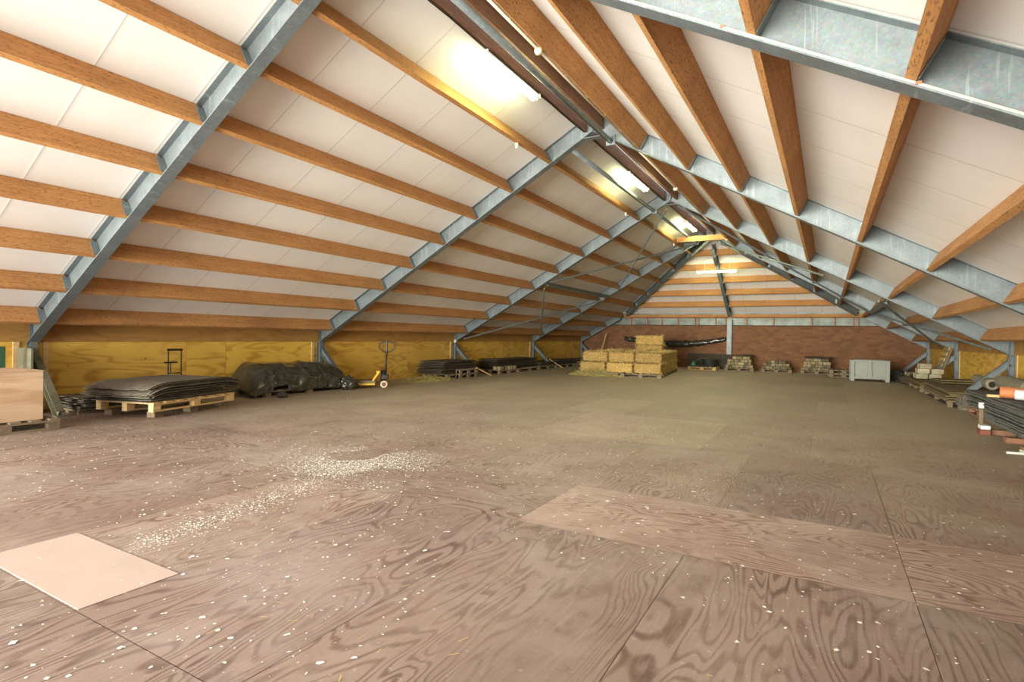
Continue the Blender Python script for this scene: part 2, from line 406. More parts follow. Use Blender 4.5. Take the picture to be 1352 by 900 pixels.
# brick gable with the shape of the roof
V0 = 0.285
bw = MB()
zt = 2.06
uR = (ZR - zt + V0 / CP) / SP if False else None
prof = [(WXL - .1, -0.05), (WXR + .1, -0.05)]
def roofz(X): return ZR - abs(X - XR) * math.tan(PHI) + V0 / CP
prof += [(WXR + .1, roofz(WXR + .1)), (XR + (ZR + V0 / CP - zt) / math.tan(PHI), zt), (XR - (ZR + V0 / CP - zt) / math.tan(PHI), zt), (WXL - .1, roofz(WXL - .1))]
i0 = [(x_, 28.08, z_) for x_, z_ in prof]; i1 = [(x_, 28.35, z_) for x_, z_ in prof]
bw.poly(i0); bw.poly(i1[::-1])
for k in range(6):
    j = (k + 1) % 6; bw.poly([i0[k], i0[j], i1[j], i1[k]])
wb = tag(bw.build('wall_back', M['brick']), kind='structure')
MB().box(XR - 6.5, XR + 6.5, 28.02, 28.36, zt, zt + 0.03).build('wall_plate', M['darkboard'], wb)
# silver strip between brick and hip roof
fo = MB(); q_ = [(XR - 6.47, zt + .03), (XR + 6.47, zt + .03), (XR + 5.3, 2.75), (XR - 5.3, 2.75)]
fa = [(a, 28.22, c) for a, c in q_]; fc = [(a, 28.34, c) for a, c in q_]; fo.poly(fa); fo.poly(fc[::-1])
for k in range(4): fo.poly([fa[k], fa[(k + 1) % 4], fc[(k + 1) % 4], fc[k]])
st = tag(fo.build('trim_1', M['foil']), kind='structure')
for k, xb in enumerate([-8.95, -8.1, -7.35, -6.55, -5.72, -5.55, -4.75, -4.28, -3.35, -2.2, -0.65, 0.25, 0.95, 1.12]):
    MB().box(xb - .03, xb + .03, 28.10, 28.16, zt + .03, 2.56).build('batten', M['batten'], st)
MB().box(-9.3, 1.3, 28.10, 28.17, 2.42, 2.50).build('rail', M['batten'], st)

# roof panels
def ceil_poly(name, side):
    b = MB(); y_hip = lambda u: HA + .25 + u * CP * HSL
    uS = (ZR - HZ) / SP
    loop = [(-0.0, YFRONT), (UE + .25, YFRONT), (UE + .25, 28.4), (uS + .2, 28.4), (0.0, HA + .6)]
    pb = [RF(side, u, V0, y_) for u, y_ in loop]; pt = [RF(side, u, V0 + .09, y_) for u, y_ in loop]
    b.poly(pb, loop); b.poly(pt[::-1], loop[::-1])
    for k in range(5):
        j = (k + 1) % 5; b.poly([pb[k], pb[j], pt[j], pt[k]], [loop[k]] * 4)
    return tag(b.build(name, M['ceil']), kind='structure')
ceil_poly('ceiling_left', -1); ceil_poly('ceiling_right', 1)
b = MB(); sl = (HB - HA) / math.cos(HPHI)
loop = [(XR - HDX - 1.0, -0.35), (XR + HDX + 1.0, -0.35), (XR + .25, sl + .2), (XR - .25, sl + .2)]
pb = [HF(a, s_, V0) for a, s_ in loop]; pt = [HF(a, s_, V0 + .09) for a, s_ in loop]
uvl = [(s_, a) for a, s_ in loop]
b.poly(pb, uvl); b.poly(pt[::-1], uvl[::-1])
for k in range(4):
    j = (k + 1) % 4; b.poly([pb[k], pb[j], pt[j], pt[k]], [uvl[k]] * 4)
tag(b.build('ceiling_back', M['ceil']), kind='structure')

# ------------------------------------------------------------------ steel frames
def iprof(w, h, tf=0.012, tw=0.009, b0=0.0):
    a, c = w / 2, tw / 2
    return [(-a, b0), (a, b0), (a, b0 + tf), (c, b0 + tf), (c, b0 + h - tf), (a, b0 + h - tf), (a, b0 + h), (-a, b0 + h), (-a, b0 + h - tf), (-c, b0 + h - tf), (-c, b0 + tf), (-a, b0 + tf)]
RV0, RH, RW = -0.035, 0.325, 0.16
def uk(k): return U8 + (8 - k) * SPU
def frame(i):
    Y = (FY + [F5])[i]
    last = i == 4
    lab = ['galvanised steel portal frame nearest the camera, cut by the top of the photo', 'second steel portal frame, just before the tarpaulin-covered pile and the pallet truck',
           'third steel portal frame, rising behind the near dark mat stack', 'fourth steel portal frame, the one meeting the hip rafters at the ridge', 'short steel frame end against the red brick gable'][i]
    r = thing('steel_portal_frame', lab, 'frame', (XR, Y, 0), group='steel portal frames')
    org = Vector((XR, Y, 0))
    for sd in (-1, 1):
        nrm = RF(sd, 0, 1, 0) - RF(sd, 0, 0, 0)
        u0 = 6.20 if last else 0.0
        b = MB(); b.prism(iprof(RW, RH, b0=RV0), RF(sd, u0, 0, Y) - org, RF(sd, 8.70, 0, Y) - org, nrm)
        b.build('rafter', M['galv'], r)
        xo = -7.555 * 1 if sd < 0 else 7.555
        b = MB(); ztop = roofz(XR + xo) - .01
        b.prism(iprof(0.11, 0.11, 0.009, 0.007, b0=-0.055), (xo, 0, 0.012), (xo, 0, ztop), (1, 0, 0)); b.box(xo - .09, xo + .09 if sd < 0 else xo + .045, -.09, .09, 0, .012) if sd < 0 else b.box(xo - .09, xo + .045, -.09, .09, 0, .012)
        b.build('post', M['galv'], r)
        b = MB(); p0 = Vector((xo - sd * .07, 0, 1.00)); p1 = Vector((xo - sd * 1.02, 0, 0.07))
        nr = Vector((-sd * (0.93), 0, 0.95)).normalized()
        b.prism(iprof(0.11, 0.13, 0.010, 0.007, b0=-0.10), p0, p1, nr if True else (0, 0, 1))
        b.box(min(xo - sd * .058, xo - sd * .070), max(xo - sd * .058, xo - sd * .070), -.07, .07, .82, 1.08)
        b.box(p1.x - .1, p1.x + .1, -.07, .07, 0, .012)
        b.build('brace', M['olive'] if (i == 0 and sd < 0) else M['galv'], r)
        if i == 0 and sd < 0:
            MB().box(xo + .0, xo + .50, -.19, -.155, 0, 1.07).build('casing_board', M['olive'], r, 0.004)
        for k in range(8, 0, -1):
            if last and uk(k) < 6.4: continue
            if i == 3 and False: continue
            b = MB(); uu = uk(k) + (0.036 if sd > 0 else -0.044)
            for dy in (-1, 1):
                if dy > 0 and last: continue
                y0, y1 = sorted((dy * 0.005, dy * 0.105))
                pts = []
                for yv in (y0, y1):
                    pts.append([RF(sd, uu + a, v, Y + yv) - org for a, v in ((0, .004), (.008, .004), (.008, .24), (0, .24))])
                A, B = pts
                b.poly(A); b.poly(B[::-1])
                for q in range(4): b.poly([A[q], B[q], B[(q + 1) % 4], A[(q + 1) % 4]])
            b.build('cleat', M['galvdark'], r)
    if not last:
        b = MB().box(-.012, .012, -.08, .08, ZR - .05, ZR + .32)
        b.build('ridge_plate', M['galv'], r)
        b = MB().box(-.20, .20, -.075, .075, ZR - .155, ZR - .145)
        b.build('gusset', M['galv'], r)
    return r
for i in range(5): frame(i)

# hip rafters
def hipraf(sd, lab):
    r = thing('steel_hip_rafter', lab, 'rafter', (XR, HA, 0), group='steel hip rafters')
    org = Vector((XR, HA, 0))
    p0 = RF(sd, 0.12, 0, HA + .12 * CP * HSL); uS = (ZR - HZ) / SP - .22; p1 = RF(sd, uS, 0, HA + uS * CP * HSL)
    MB().prism(iprof(0.14, 0.26, b0=-0.06), p0 - org, p1 - org, (0, 0, 1)).build('rafter', M['galvdark'], r)
    for k in range(1, 6):
        s_ = k * 1.0; t = s_ * math.sin(HPHI) / (ZR - HZ); q = p1 + (p0 - p1) * t - org
        MB().box(q.x - .05, q.x + .05, q.y - .03, q.y + .03, q.z - .02, q.z + .16).build('cleat', M['galv'], r)
    return r
hipraf(-1, 'dark steel hip rafter falling from the ridge to the left end of the brick gable')
hipraf(1, 'dark steel hip rafter falling from the ridge to the right end of the brick gable')
r = thing('steel_column', 'pale steel column before the middle of the brick wall with rafter above', 'column', (XR - .06, 27.96, 0))
o_ = Vector((XR - .06, 27.96, 0))
MB().prism(iprof(.21, .12, .010, .008, b0=-.06), (0, 0, 0), (0, 0, 2.36), (0, 1, 0)).build('post', M['galv'], r)
MB().prism(iprof(.14, .24, b0=-.06), HF(XR - .06, .15, 0) - o_, HF(XR - .06, sl - .75, 0) - o_, (0, 0, 1)).build('rafter', M['galv'], r)
for k in range(1, 6):
    q = HF(XR - .06, k * 1.0, 0) - o_
    MB().box(.075, .083, q.y - .06, q.y + .06, q.z - .05, q.z + .16).build('cleat', M['galvdark'], r)

# ------------------------------------------------------------------ purlins
PW, PH = 0.066, 0.28
ends = [YFRONT] + FY
def purlin_mesh(side, u, y0, y1, y1b=None):
    """rectangular timber square to the slope, upper corners notched round the top flange; y1b: other end value at u+w"""
    b = MB(); lo, hi = u - PW / 2, u + PW / 2
    def ring(yl, yh, vt): return [RF(side, lo, 0, yl), RF(side, hi, 0, yh), RF(side, hi, vt, yh), RF(side, lo, vt, yl)]
    ya = y1 if y1b is None else y1b
    def sec(y_, yb, vt): return ring(y_, yb, vt)
    S = [sec(y0, y0, PH - .06), sec(y0 + .07, y0 + .07, PH), sec(y1 - .07, ya - .07, PH), sec(y1, ya, PH - .06)]
    i = len(b.v)
    for q in S: b.v += [tuple(p) for p in q]
    for a in range(3):
        for k in range(4): b.f.append((a * 4 + k, a * 4 + (k + 1) % 4, a * 4 + 4 + (k + 1) % 4, a * 4 + 4 + k))
    b.f.append((3, 2, 1, 0)); b.f.append((12, 13, 14, 15))
    return b
def org_shift(b, org):
    b.v = [(x_ - org[0], y_ - org[1], z_ - org[2]) for x_, y_, z_ in b.v]
for side in (-1, 1):
    sn = 'left' if side < 0 else 'right'
    proto = None
    for bay in range(5):
        for k in range(1, 9):
            u = uk(k); lab = 'timber purlin, %s up on the %s slope, %s' % (ORD[k - 1], sn, BAY[bay])
            grp = 'timber purlins on the %s slope' % sn
            if bay in (2, 3):
                dY = ends[bay] - ends[1]; o = dup(proto[k], loc=(proto[k].location.x, proto[k].location.y + dY, proto[k].location.z), label=lab)
                continue
            if bay == 0: y0, y1, y1b = YFRONT, FY[0] - .008, None
            elif bay == 4:
                y0 = FY[3] + .008
                yl = HA + (u - PW / 2) * CP * HSL - .10; yh = HA + (u + PW / 2) * CP * HSL - .10
                if u > (ZR - HZ) / SP - .1: y1 = y1b = F5 - .008
                else: y1, y1b = yl, yh
                if y1 - y0 < .2: continue
            else: y0, y1, y1b = FY[0] + .008, FY[1] - .010, None
            b = purlin_mesh(side, u, y0, y1, y1b); og = RF(side, u, 0, y0); org_shift(b, og)
            o = tag(b.build('roof_purlin', M['lvl'], loc=og), lab, 'beam', grp)
            if bay == 1:
                proto = proto or {}; proto[k] = o
    # ridge timbers
    for bay in range(4):
        y0 = ends[bay] + .012; y1 = (FY + [0])[bay] - .012
        b = MB(); u = 0.20
        b.box(-.036, .036, 0, y1 - y0, 0, 0.215)
        og = (XR + side * 0.17, y0, ZR - .02)
        tag(b.build('ridge_timber', M['ridgewood'], loc=og), '%s dark brown ridge timber of the pair, %s' % (sn, BAY[bay]), 'beam', 'paired ridge timbers')
for k in range(0, 6):
    s_ = k * 1.0; t = s_ * math.sin(HPHI) / (ZR - HZ)
    hw = HDX * (1 - t) - (.10 if k else -.3)
    og = HF(XR, s_, 0)
    b = MB(); c_, si = math.cos(HPHI), math.sin(HPHI)
    pr = [(-PW / 2, 0), (PW / 2, 0), (PW / 2, PH), (-PW / 2, PH)]
    nrm = HF(0, 0, 1) - HF(0, 0, 0)
    if k == 0: pr = [(-.04, 0), (.04, 0), (.04, .14), (-.04, .14)]
    for sd, nm in ((-1, 'left'), (1, 'right')):
        b = MB(); xc = -.06 + sd * (.075 if k else .09)
        b.prism(pr, Vector((min(sd * hw, xc), 0, 0)), Vector((max(sd * hw, xc), 0, 0)), nrm)
        tag(b.build('hip_purlin', M['lvlx'], loc=og), 'timber purlin on the far hip slope, %s half, %s up from the brick gable' % (nm, ORD[k]), 'beam', 'timber purlins on the far hip slope')
b = MB().box(-.87, .87, -.035, .035, 0, .19)
r = tag(b.build('tie_timber', M['lvlx'], bevel=.004, loc=(-4.014, 20.6, 4.93)), 'lit yellow timber tie across the ridge before the far hip, under the third lamp', 'beam')

# ------------------------------------------------------------------ wind bracing, tubes, conduits
def rod(name, p0, p1, rad, mat, label, cat, group=None, n=8):
    p0, p1 = Vector(p0), Vector(p1); b = MB().tube([(0, 0, 0), p1 - p0], rad, n)
    return tag(b.build(name, mat, loc=p0, smooth=False), label, cat, group)
Y3, Y4 = FY[2] + .1, FY[3] - .1
vb = -.075
g = 'wind bracing bars between the third and fourth frames'
rod('bracing_bar', RF(-1, 8.35, vb, Y3), RF(-1, 4.85, vb, Y4), .03, M['galvdark'], 'long steel bracing bar from the left eaves of the third frame up to mid slope', 'brace', g)
rod('bracing_bar', RF(-1, 4.45, vb, Y3), RF(-1, .6, vb, Y4), .03, M['galv'], 'pale steel bracing bar from left mid slope up to the far ridge', 'brace', g)
rod('bracing_bar', RF(-1, .25, vb - .06, Y3), RF(-1, 4.3, vb - .06, Y4), .028, M['galvdark'], 'steel bracing bar dropping from the third ridge joint to the left', 'brace', g)
rod('bracing_bar', RF(-1, 4.75, vb - .06, Y3), RF(-1, 8.3, vb - .06, Y4), .028, M['galvdark'], 'thin steel bracing bar dropping to the fourth left post', 'brace', g)
rod('bracing_bar', RF(1, .25, vb, Y3), RF(1, 6.0, vb, Y4), .03, M['galv'], 'pale steel bracing bar running down the right slope from the third ridge joint', 'brace', g)
rod('bracing_bar', RF(1, 8.3, vb, Y3), RF(1, 6.1, vb, Y4), .03, M['galvdark'], 'steel bracing bar rising from the right eaves of the third frame', 'brace', g)
rod('bracing_bar', RF(1, 4.5, vb - .06, Y3), RF(1, .6, vb - .06, Y4), .028, M['galvdark'], 'steel bracing bar from right mid slope up to the far ridge', 'brace', g)
rod('bracing_bar', RF(1, 5.9, vb - .06, Y3), RF(1, 8.3, vb - .06, Y4), .028, M['galvdark'], 'thin steel bracing bar dropping to the fourth right post', 'brace', g)
for sd, nm in ((-1, 'left'), (1, 'right')):
    u = 4.6 if sd < 0 else 6.05
    b = MB(); p0 = RF(sd, u, -.07, FY[2] + .09); b.prism(iprof(.10, .10, .009, .007, b0=-.05), (0, 0, 0), (0, FY[3] - FY[2] - .18, 0), RF(sd, 0, 1, 0) - RF(sd, 0, 0, 0))
    tag(b.build('steel_strut', M['galvdark'], loc=p0), 'dark steel strut between the third and fourth frames on the %s slope' % nm, 'brace', 'steel struts')
tubes = [(0, .38, 'right of the ridge in front of the nearest frame', -3.66), (1, .38, 'right of the ridge between the first and second frames', -3.66), (2, -.4, 'left of the ridge between the second and third frames', -4.50), (3, -.4, 'left of the ridge beyond the third frame', -4.50)]
for bay, _, lab, X in tubes:
    y0 = ends[bay] + .10; y1 = FY[bay] - .02
    r = thing('galvanised_tube', 'galvanised steel tube running ' + lab, 'tube', (X, y0, 5.13), group='galvanised ridge tubes')
    MB().tube([(0, 0, 0), (0, y1 - y0, 0)], .048, 14).build('pipe', M['galv'], r, smooth=True)
    MB().box(-.09, .09, y1 - y0 - .012, y1 - y0, -.07, .12).build('end_plate', M['galv'], r)
# cream conduits under the purlins
def conduit(side, u, bay, lab, boxes):
    y0 = ends[bay] + .1; y1 = FY[bay] - .1; p = RF(side, u, -.022, y0)
    r = thing('conduit', lab, 'conduit', p, group='cream cable conduits')
    MB().tube([(0, 0, 0), (0, y1 - y0, 0)], .016, 8).build('pipe', M['cream'], r, smooth=True)
    yv = .4
    clips = MB()
    while yv < y1 - y0:
        clips.box(-.022, .022, yv - .01, yv + .01, -.005, .03); yv += .75
    clips.build('clip', M['cream'], r)
    for yb in boxes:
        q = lathe([(.001, -.06), (.035, -.055), (.05, -.03), (.05, .012), (.001, .015)], 14); q.v = [(a, c + yb - y0, d) for a, c, d in q.v]
        q.build('junction_box', M['cream'], r, smooth=True)
conduit(1, U8 - .03, 1, 'cream conduit with round box under the right purlin nearest the ridge, first two frames', [6.0])
conduit(1, U8 - .03, 2, 'cream conduit with round box under the right purlin nearest the ridge, past the second frame', [13.0])
conduit(1, U8 - .03, 3, 'cream conduit with round box under the right purlin nearest the ridge, past the third frame', [20.4])
# pale pipe on the nearest right rafter flange
r = thing('conduit', 'pale thin pipe clipped along the nearest right steel rafter', 'conduit', RF(1, 2.2, -.01, FY[0] - .055))
o_ = RF(1, 2.2, -.01, FY[0] - .055)
MB().tube([RF(1, 2.2, -.012, FY[0] - .068) - o_, RF(1, 7.6, -.012, FY[0] - .068) - o_], .0095, 8).build('pipe', M['cream'], r, smooth=True)
b = MB()
for k in range(4):
    q = RF(1, 2.6 + 1.25 * k, -.012, FY[0] - .068) - o_; b.box(q.x - .016, q.x + .016, q.y - .012, q.y + .012, q.z - .007, q.z + .012)
b.build('clip', M['pinkwood'], r)
# little bulb holders on the left purlins
for (yb, bay, w) in ((8.7, 1, 'between the first and second frames'), (14.9, 2, 'between the second and third frames'), (20.45, 3, 'past the third frame')):
    p = RF(-1, U8 + .02, 0, yb)
    r = thing('lamp_holder', 'small cream lamp holder under a left purlin, ' + w, 'lamp', p, group='cream lamp holders')
    q = lathe([(.001, -.003), (.03, -.003), (.036, -.02), (.028, -.045), (.001, -.05)], 12); q.build('base', M['cream'], r, smooth=True)
    q = lathe([(.001, -.095), (.02, -.09), (.028, -.07), (.02, -.05), (.014, -.045)], 12); q.build('bulb', M['white'], r, smooth=True)
# black cables along the ridge
for bay in (0, 1, 2):
    for j, dx in enumerate((-.065, -.045)):
        y0 = ends[bay] + .1; y1 = FY[bay] - .1
        pts = [(0 + .006 * math.sin(k * 1.7 + j), (y1 - y0) * k / 16, -.004 * (k % 2)) for k in range(17)]
        b = MB().tube(pts, .007, 6)
        tag(b.build('power_cable', M['black'], loc=(XR - .17 + dx + .05, y0, ZR - .035)), '%s black power cable under the ridge, %s' % (('left', 'right')[j], BAY[bay]), 'cable', 'black ridge cables')

# ------------------------------------------------------------------ fluorescent lamps
def lamp(loc, rz, lab, length=1.58, twin=True):
    r = thing('fluorescent_lamp', lab, 'lamp', loc, rz, 'fluorescent lamps')
    MB().prism([(-.05, 0), (.05, 0), (.075, .02), (.06, .055), (-.06, .055), (-.075, .02)], (0, 0, 0), (0, length, 0), (0, 0, 1)).build('housing', M['white'], r)
    for dx in ((-.038, .038) if twin else (0,)):
        MB().tube([(dx, .05, -.028), (dx, length - .05, -.028)], .018, 12).build('tube', M['tube'], r, smooth=True)
        for yv in (.03, length - .03):
            MB().box(dx - .016, dx + .016, yv - .02, yv + .02, -.05, 0).build('lamp_socket', M['white'], r)
    for yv in (-.012, length):
        MB().box(-.08, .08, yv, yv + .012, -.012, .06).build('end_cap', M['white'], r)
    return r
lamp((-4.23, 6.46, 5.30), 0, 'lit fluorescent lamp on the ridge between the first and second steel frames')
lamp((-4.23, 12.78, 5.30), 0, 'lit fluorescent lamp on the ridge between the second and third steel frames')
lamp((-4.23, 18.9, 5.30), 0, 'lit fluorescent lamp on the ridge just before the timber tie')
lamp((-3.24, 23.95, 4.21), PI / 2, 'lit fluorescent lamp lying crosswise under the far hip slope')
for o in [x for x in COL.objects if x.name.startswith('fluorescent_lamp') and abs(x.location.y - 23.95) < .01]:
    for dy in (.3, 1.28): MB().tube([(0, dy, .055), (0, dy, .62)], .006, 6).build('hanger', M['white'], o)

# ------------------------------------------------------------------ pallets
def pallet(loc, rz, Lx, Wy, lab, mats, group=None, H=.144, nb=6, extra=0.0, simple=False):
    """block pallet: three runners along x, deck boards along y, nine blocks"""
    mx, my = mats
    r = thing('pallet', lab, 'pallet', loc, rz, group)
    z = extra
    bh = H - .022 * 3
    for yv in (-Wy / 2 + .05, 0, Wy / 2 - .05):
        MB().box(-Lx / 2, Lx / 2, yv - .05, yv + .05, z, z + .022).build('bottom_board', mx, r, 0 if simple else .003)
        for xv in (-Lx / 2 + .072, 0, Lx / 2 - .072):
            MB().box(xv - .072, xv + .072, yv - .048, yv + .048, z + .022, z + .022 + bh).build('block', mx, r, 0 if simple else .003)
        MB().box(-Lx / 2, Lx / 2, yv - .05, yv + .05, z + .022 + bh, z + .044 + bh).build('stringer_board', mx, r, 0 if simple else .003)
    w = .12
    for k in range(nb):
        xv = -Lx / 2 + w / 2 + (Lx - w) * k / (nb - 1)
        MB().box(xv - w / 2, xv + w / 2, -Wy / 2, Wy / 2, z + .044 + bh, z + H).build('deck_board', my, r, 0 if simple else .003)
    return r, z + H

# ------------------------------------------------------------------ mats
def mat_mesh(name, Lx, Wy, th, seed, droop, mat, x_sup, y_sup, curl=.0, nx=22, ny=10, wob=0):
    """flexible mat: sags outside its support, ragged edges"""
    R_ = random.Random(seed); b = MB(); P = {}
    ex = [R_.uniform(-.015, .015) for _ in range(ny + 1)]; ex2 = [R_.uniform(-.02, .02) for _ in range(ny + 1)]
    for t in (0, 1):
        for i in range(nx + 1):
            for j in range(ny + 1):
                x_ = -Lx / 2 + Lx * i / nx; y_ = -Wy / 2 + Wy * j / ny
                if i == 0: x_ += ex[j]
                if i == nx: x_ += ex2[j]
                ox = max(0, abs(x_) - x_sup); oy = max(0, abs(y_) - y_sup)
                z = -droop * (ox ** 2) * 1.6 - droop * (oy ** 2) * 1.2
                z += .006 * noise.noise((x_ * 1.3 + wob * 7, y_ * 1.3, 0))
                if i in (0, nx) or j == 0: z += .003 * noise.noise((x_ * 9 + seed * 3, y_ * 9, 1))
                if ox > 0: z += curl * ox * ox
                P[t, i, j] = len(b.v); b.v.append((x_, y_, z + th * t))
    for i in range(nx):
        for j in range(ny):
            b.f.append((P[1, i, j], P[1, i + 1, j], P[1, i + 1, j + 1], P[1, i, j + 1])); b.f.append((P[0, i, j], P[0, i, j + 1], P[0, i + 1, j + 1], P[0, i + 1, j]))
    for i in range(nx):
        b.f.append((P[0, i, 0], P[0, i + 1, 0], P[1, i + 1, 0], P[1, i, 0])); b.f.append((P[0, i, ny], P[1, i, ny], P[1, i + 1, ny], P[0, i + 1, ny]))
    for j in range(ny):
        b.f.append((P[0, 0, j], P[1, 0, j], P[1, 0, j + 1], P[0, 0, j + 1])); b.f.append((P[0, nx, j], P[0, nx, j + 1], P[1, nx, j + 1], P[1, nx, j]))
    me = b.build(name, mat).data
    o = [x for x in COL.objects if x.data == me][0]
    for p in me.polygons: p.use_smooth = False
    return o
def mat_stack(cx, cy, rz, Lx, Wy, n, z0, gap, where, mat, group, jx=.04, jy=.03, jr=.02, droop=.25, xs=None, ys=None, th=None, seed=1, name='mat', cat='mat', kindword='mat', toplab=None, taper=0.0, np_=4):
    th = th or gap * .55
    xs = xs if xs is not None else Lx / 2 - .02; ys = ys if ys is not None else Wy / 2 - .02
    R_ = random.Random(seed)
    np_ = n if taper else min(np_, n)
    protos = [mat_mesh(name, Lx * (1 - taper * q) + (R_.uniform(-jx, jx) * 2.2 if not taper else 0), Wy + R_.uniform(-.02, .02), th, seed * 17 + q, droop, mat, xs, ys, wob=seed) for q in range(np_)]
    for k in range(n):
        q = k if k < np_ else R_.randrange(np_)
        dx = R_.uniform(-jx, jx) * (.08 if droop > .3 else 1); dy, dr = R_.uniform(-jy, jy), R_.uniform(-jr, jr) * (.3 if droop > .3 else 1)
        loc = (cx + dx * math.cos(rz) - dy * math.sin(rz), cy + dx * math.sin(rz) + dy * math.cos(rz), z0 + k * gap + .003)
        o = protos[q] if k < np_ else dup(protos[q])
        o.location = loc; o.rotation_euler = (0, 0, rz + dr)
        if k == n - 1: tag(o, toplab or ('topmost %s, %s' % (kindword, where)), cat, group)
        else: tag(o, '%s, %s from the top, %s' % (kindword, ORD[n - 1 - k], where), cat, group)
    return z0 + n * gap

# ================================================================== left side, near to far
# crate on pallet at the left edge
pr_, zt_ = pallet((-9.78, 2.95, 0), PI / 2 + .02, 1.2, 1.0, 'grey weathered pallet under the plywood crate at the left edge', (M['old'], M['oldx']))
r = thing('plywood_crate', 'pale plywood crate with brown stain on the pallet at the left edge', 'crate', (-9.78, 2.86, .146), .02)
b = MB()
def cface(o, du, dv, lu, lv): sheet(b, o, du, dv, lu, lv, True)
x0, x1, y0, y1, h = -.46, .42, -.5, .52, .66
cface((x1, y0, 0), (0, 1, 0), (0, 0, 1), y1 - y0, h); cface((x0, y0, 0), (0, 1, 0), (0, 0, 1), y1 - y0, h)
cface((x0, y0, 0), (1, 0, 0), (0, 0, 1), x1 - x0, h); cface((x0, y1, 0), (1, 0, 0), (0, 0, 1), x1 - x0, h)
b.build('side_panel', M['crate'], r)
b = MB(); sheet(b, (x0 - .01, y0 - .01, h + .012), (1, 0, 0), (0, 1, 0), x1 - x0 + .02, y1 - y0 + .02); b.box(x0 - .01, x1 + .01, y0 - .01, y1 + .01, h - .002, h + .010)
b.build('lid', M['crate'], r)
b = MB()
for zz in (.08, .22, .36, .50, .62): b.box(x1 - .03, x1 - .01, y1, y1 + .006, zz - .008, zz + .008)
b.build('nail', M['black'], r)
MB().box(x0 + .05, x1 - .05, y0 + .05, y1 - .05, .0, .03).build('base', M['crate'], r)
r = thing('green_post', 'dark green metal upright behind the plywood crate at the left edge', 'post', (-11.2, 3.50, 0))
MB().box(-.03, .03, -.06, .06, 0, 1.10).build('upright', M['green'], r, .004)
MB().box(-.08, .08, -.10, .10, 0, .012).build('foot', M['green'], r)

# low mats against the wall beside the brace
mat_stack(-10.93, 4.62, PI / 2 + .03, .72, .80, 9, .065, .024, 'on the low pallet by the left wall', M['mat'], 'mats in the low stack by the left wall', seed=3, kindword='frayed grey mat', jx=.05, jy=.04)
pallet((-10.93, 4.62, 0), PI / 2 + .03, .70, .74, 'low broken pallet under the frayed mats beside the first left brace', (M['old'], M['oldx']), H=.065 if False else .066, nb=4)

# pale new pallet and its mats
pa = math.atan2(1.72, -.52); pc = Vector((-9.98, 5.42))
for (sx, sy) in ((-1, -1), (-1, 1), (0, -1), (0, 1), (1, -1), (1, 1)):
    ca, sa = math.cos(pa), math.sin(pa); lx, ly = sx * .72, sy * .42
    tag(MB().box(-.085, .085, -.075, .075, 0, .095).build('support_block', M['old'], loc=(pc.x + lx * ca - ly * sa, pc.y + lx * sa + ly * ca, 0), rz=pa, bevel=.004),
        'grey wooden block on the floor under the pale pallet, %s' % {(-1, -1): 'at its near front corner', (-1, 1): 'at its near wall corner', (0, -1): 'mid front', (0, 1): 'mid wall side', (1, -1): 'at its far front corner', (1, 1): 'at its far wall corner'}[sx, sy], 'block', 'support blocks under the pale pallet')
pallet((pc.x, pc.y, .097), pa, 1.78, 1.12, 'pale new pine pallet carrying the big mat stack near the left wall', (M['freshx'], M['fresh']), H=.15, nb=8)
zt_ = mat_stack(pc.x - .05, pc.y - .02, pa, 1.86, 1.06, 6, .25, .022, 'lying flat on the pale pine pallet', M['mat'], 'mats lying flat on the pale pallet', seed=11, droop=.0, xs=.86, ys=.60, kindword='worn grey brown mat', jx=.015, jy=.03, taper=.055)
mat_stack(pc.x - .07, pc.y + .02, pa + .02, 2.00, 1.22, 9, zt_ + .010, .019, 'in the upper pile on the pale pallet', M['mat'], 'mats spread on top of the pale pallet pile', seed=21, droop=.31, xs=.60, ys=.66, kindword='wide grey brown mat', jx=.06, jy=.05, jr=.03,
          toplab='topmost wide grey mat of the pile on the pale pine pallet')
# hand truck behind
r = thing('hand_truck', 'black sack truck frame standing behind the mats on the pale pallet', 'hand truck', (-11.25, 6.06, 0), .0)
b = MB()
b.tube([(0, .0, .02), (0, .0, 1.01), (0, .25, 1.01), (0, .25, .02)], .013, 8)
b.tube([(.0, 0, .55), (0, .25, .55)], .011, 8).tube([(.0, 0, .25), (0, .25, .25)], .011, 8)
b.build('frame', M['black'], r)
MB().tube([(.0, -.02, 1.012), (0, .27, 1.012)], .022, 8).build('grip', M['black'], r)
MB().tube([(.03, .03, .76), (.03, .03, .55)], .010, 8).tube([(.03, -.09, .765), (.03, .16, .765)], .016, 8).build('crossbar', M['black'], r)
MB().box(.0, .22, -.02, .27, .012, .02).build('toe_plate', M['black'], r)
for yv in (-.05, .30): MB().tube([(-.05, yv - .02, .085), (-.05, yv + .02, .085)], .085, 16).build('wheel', M['rubber'], r)

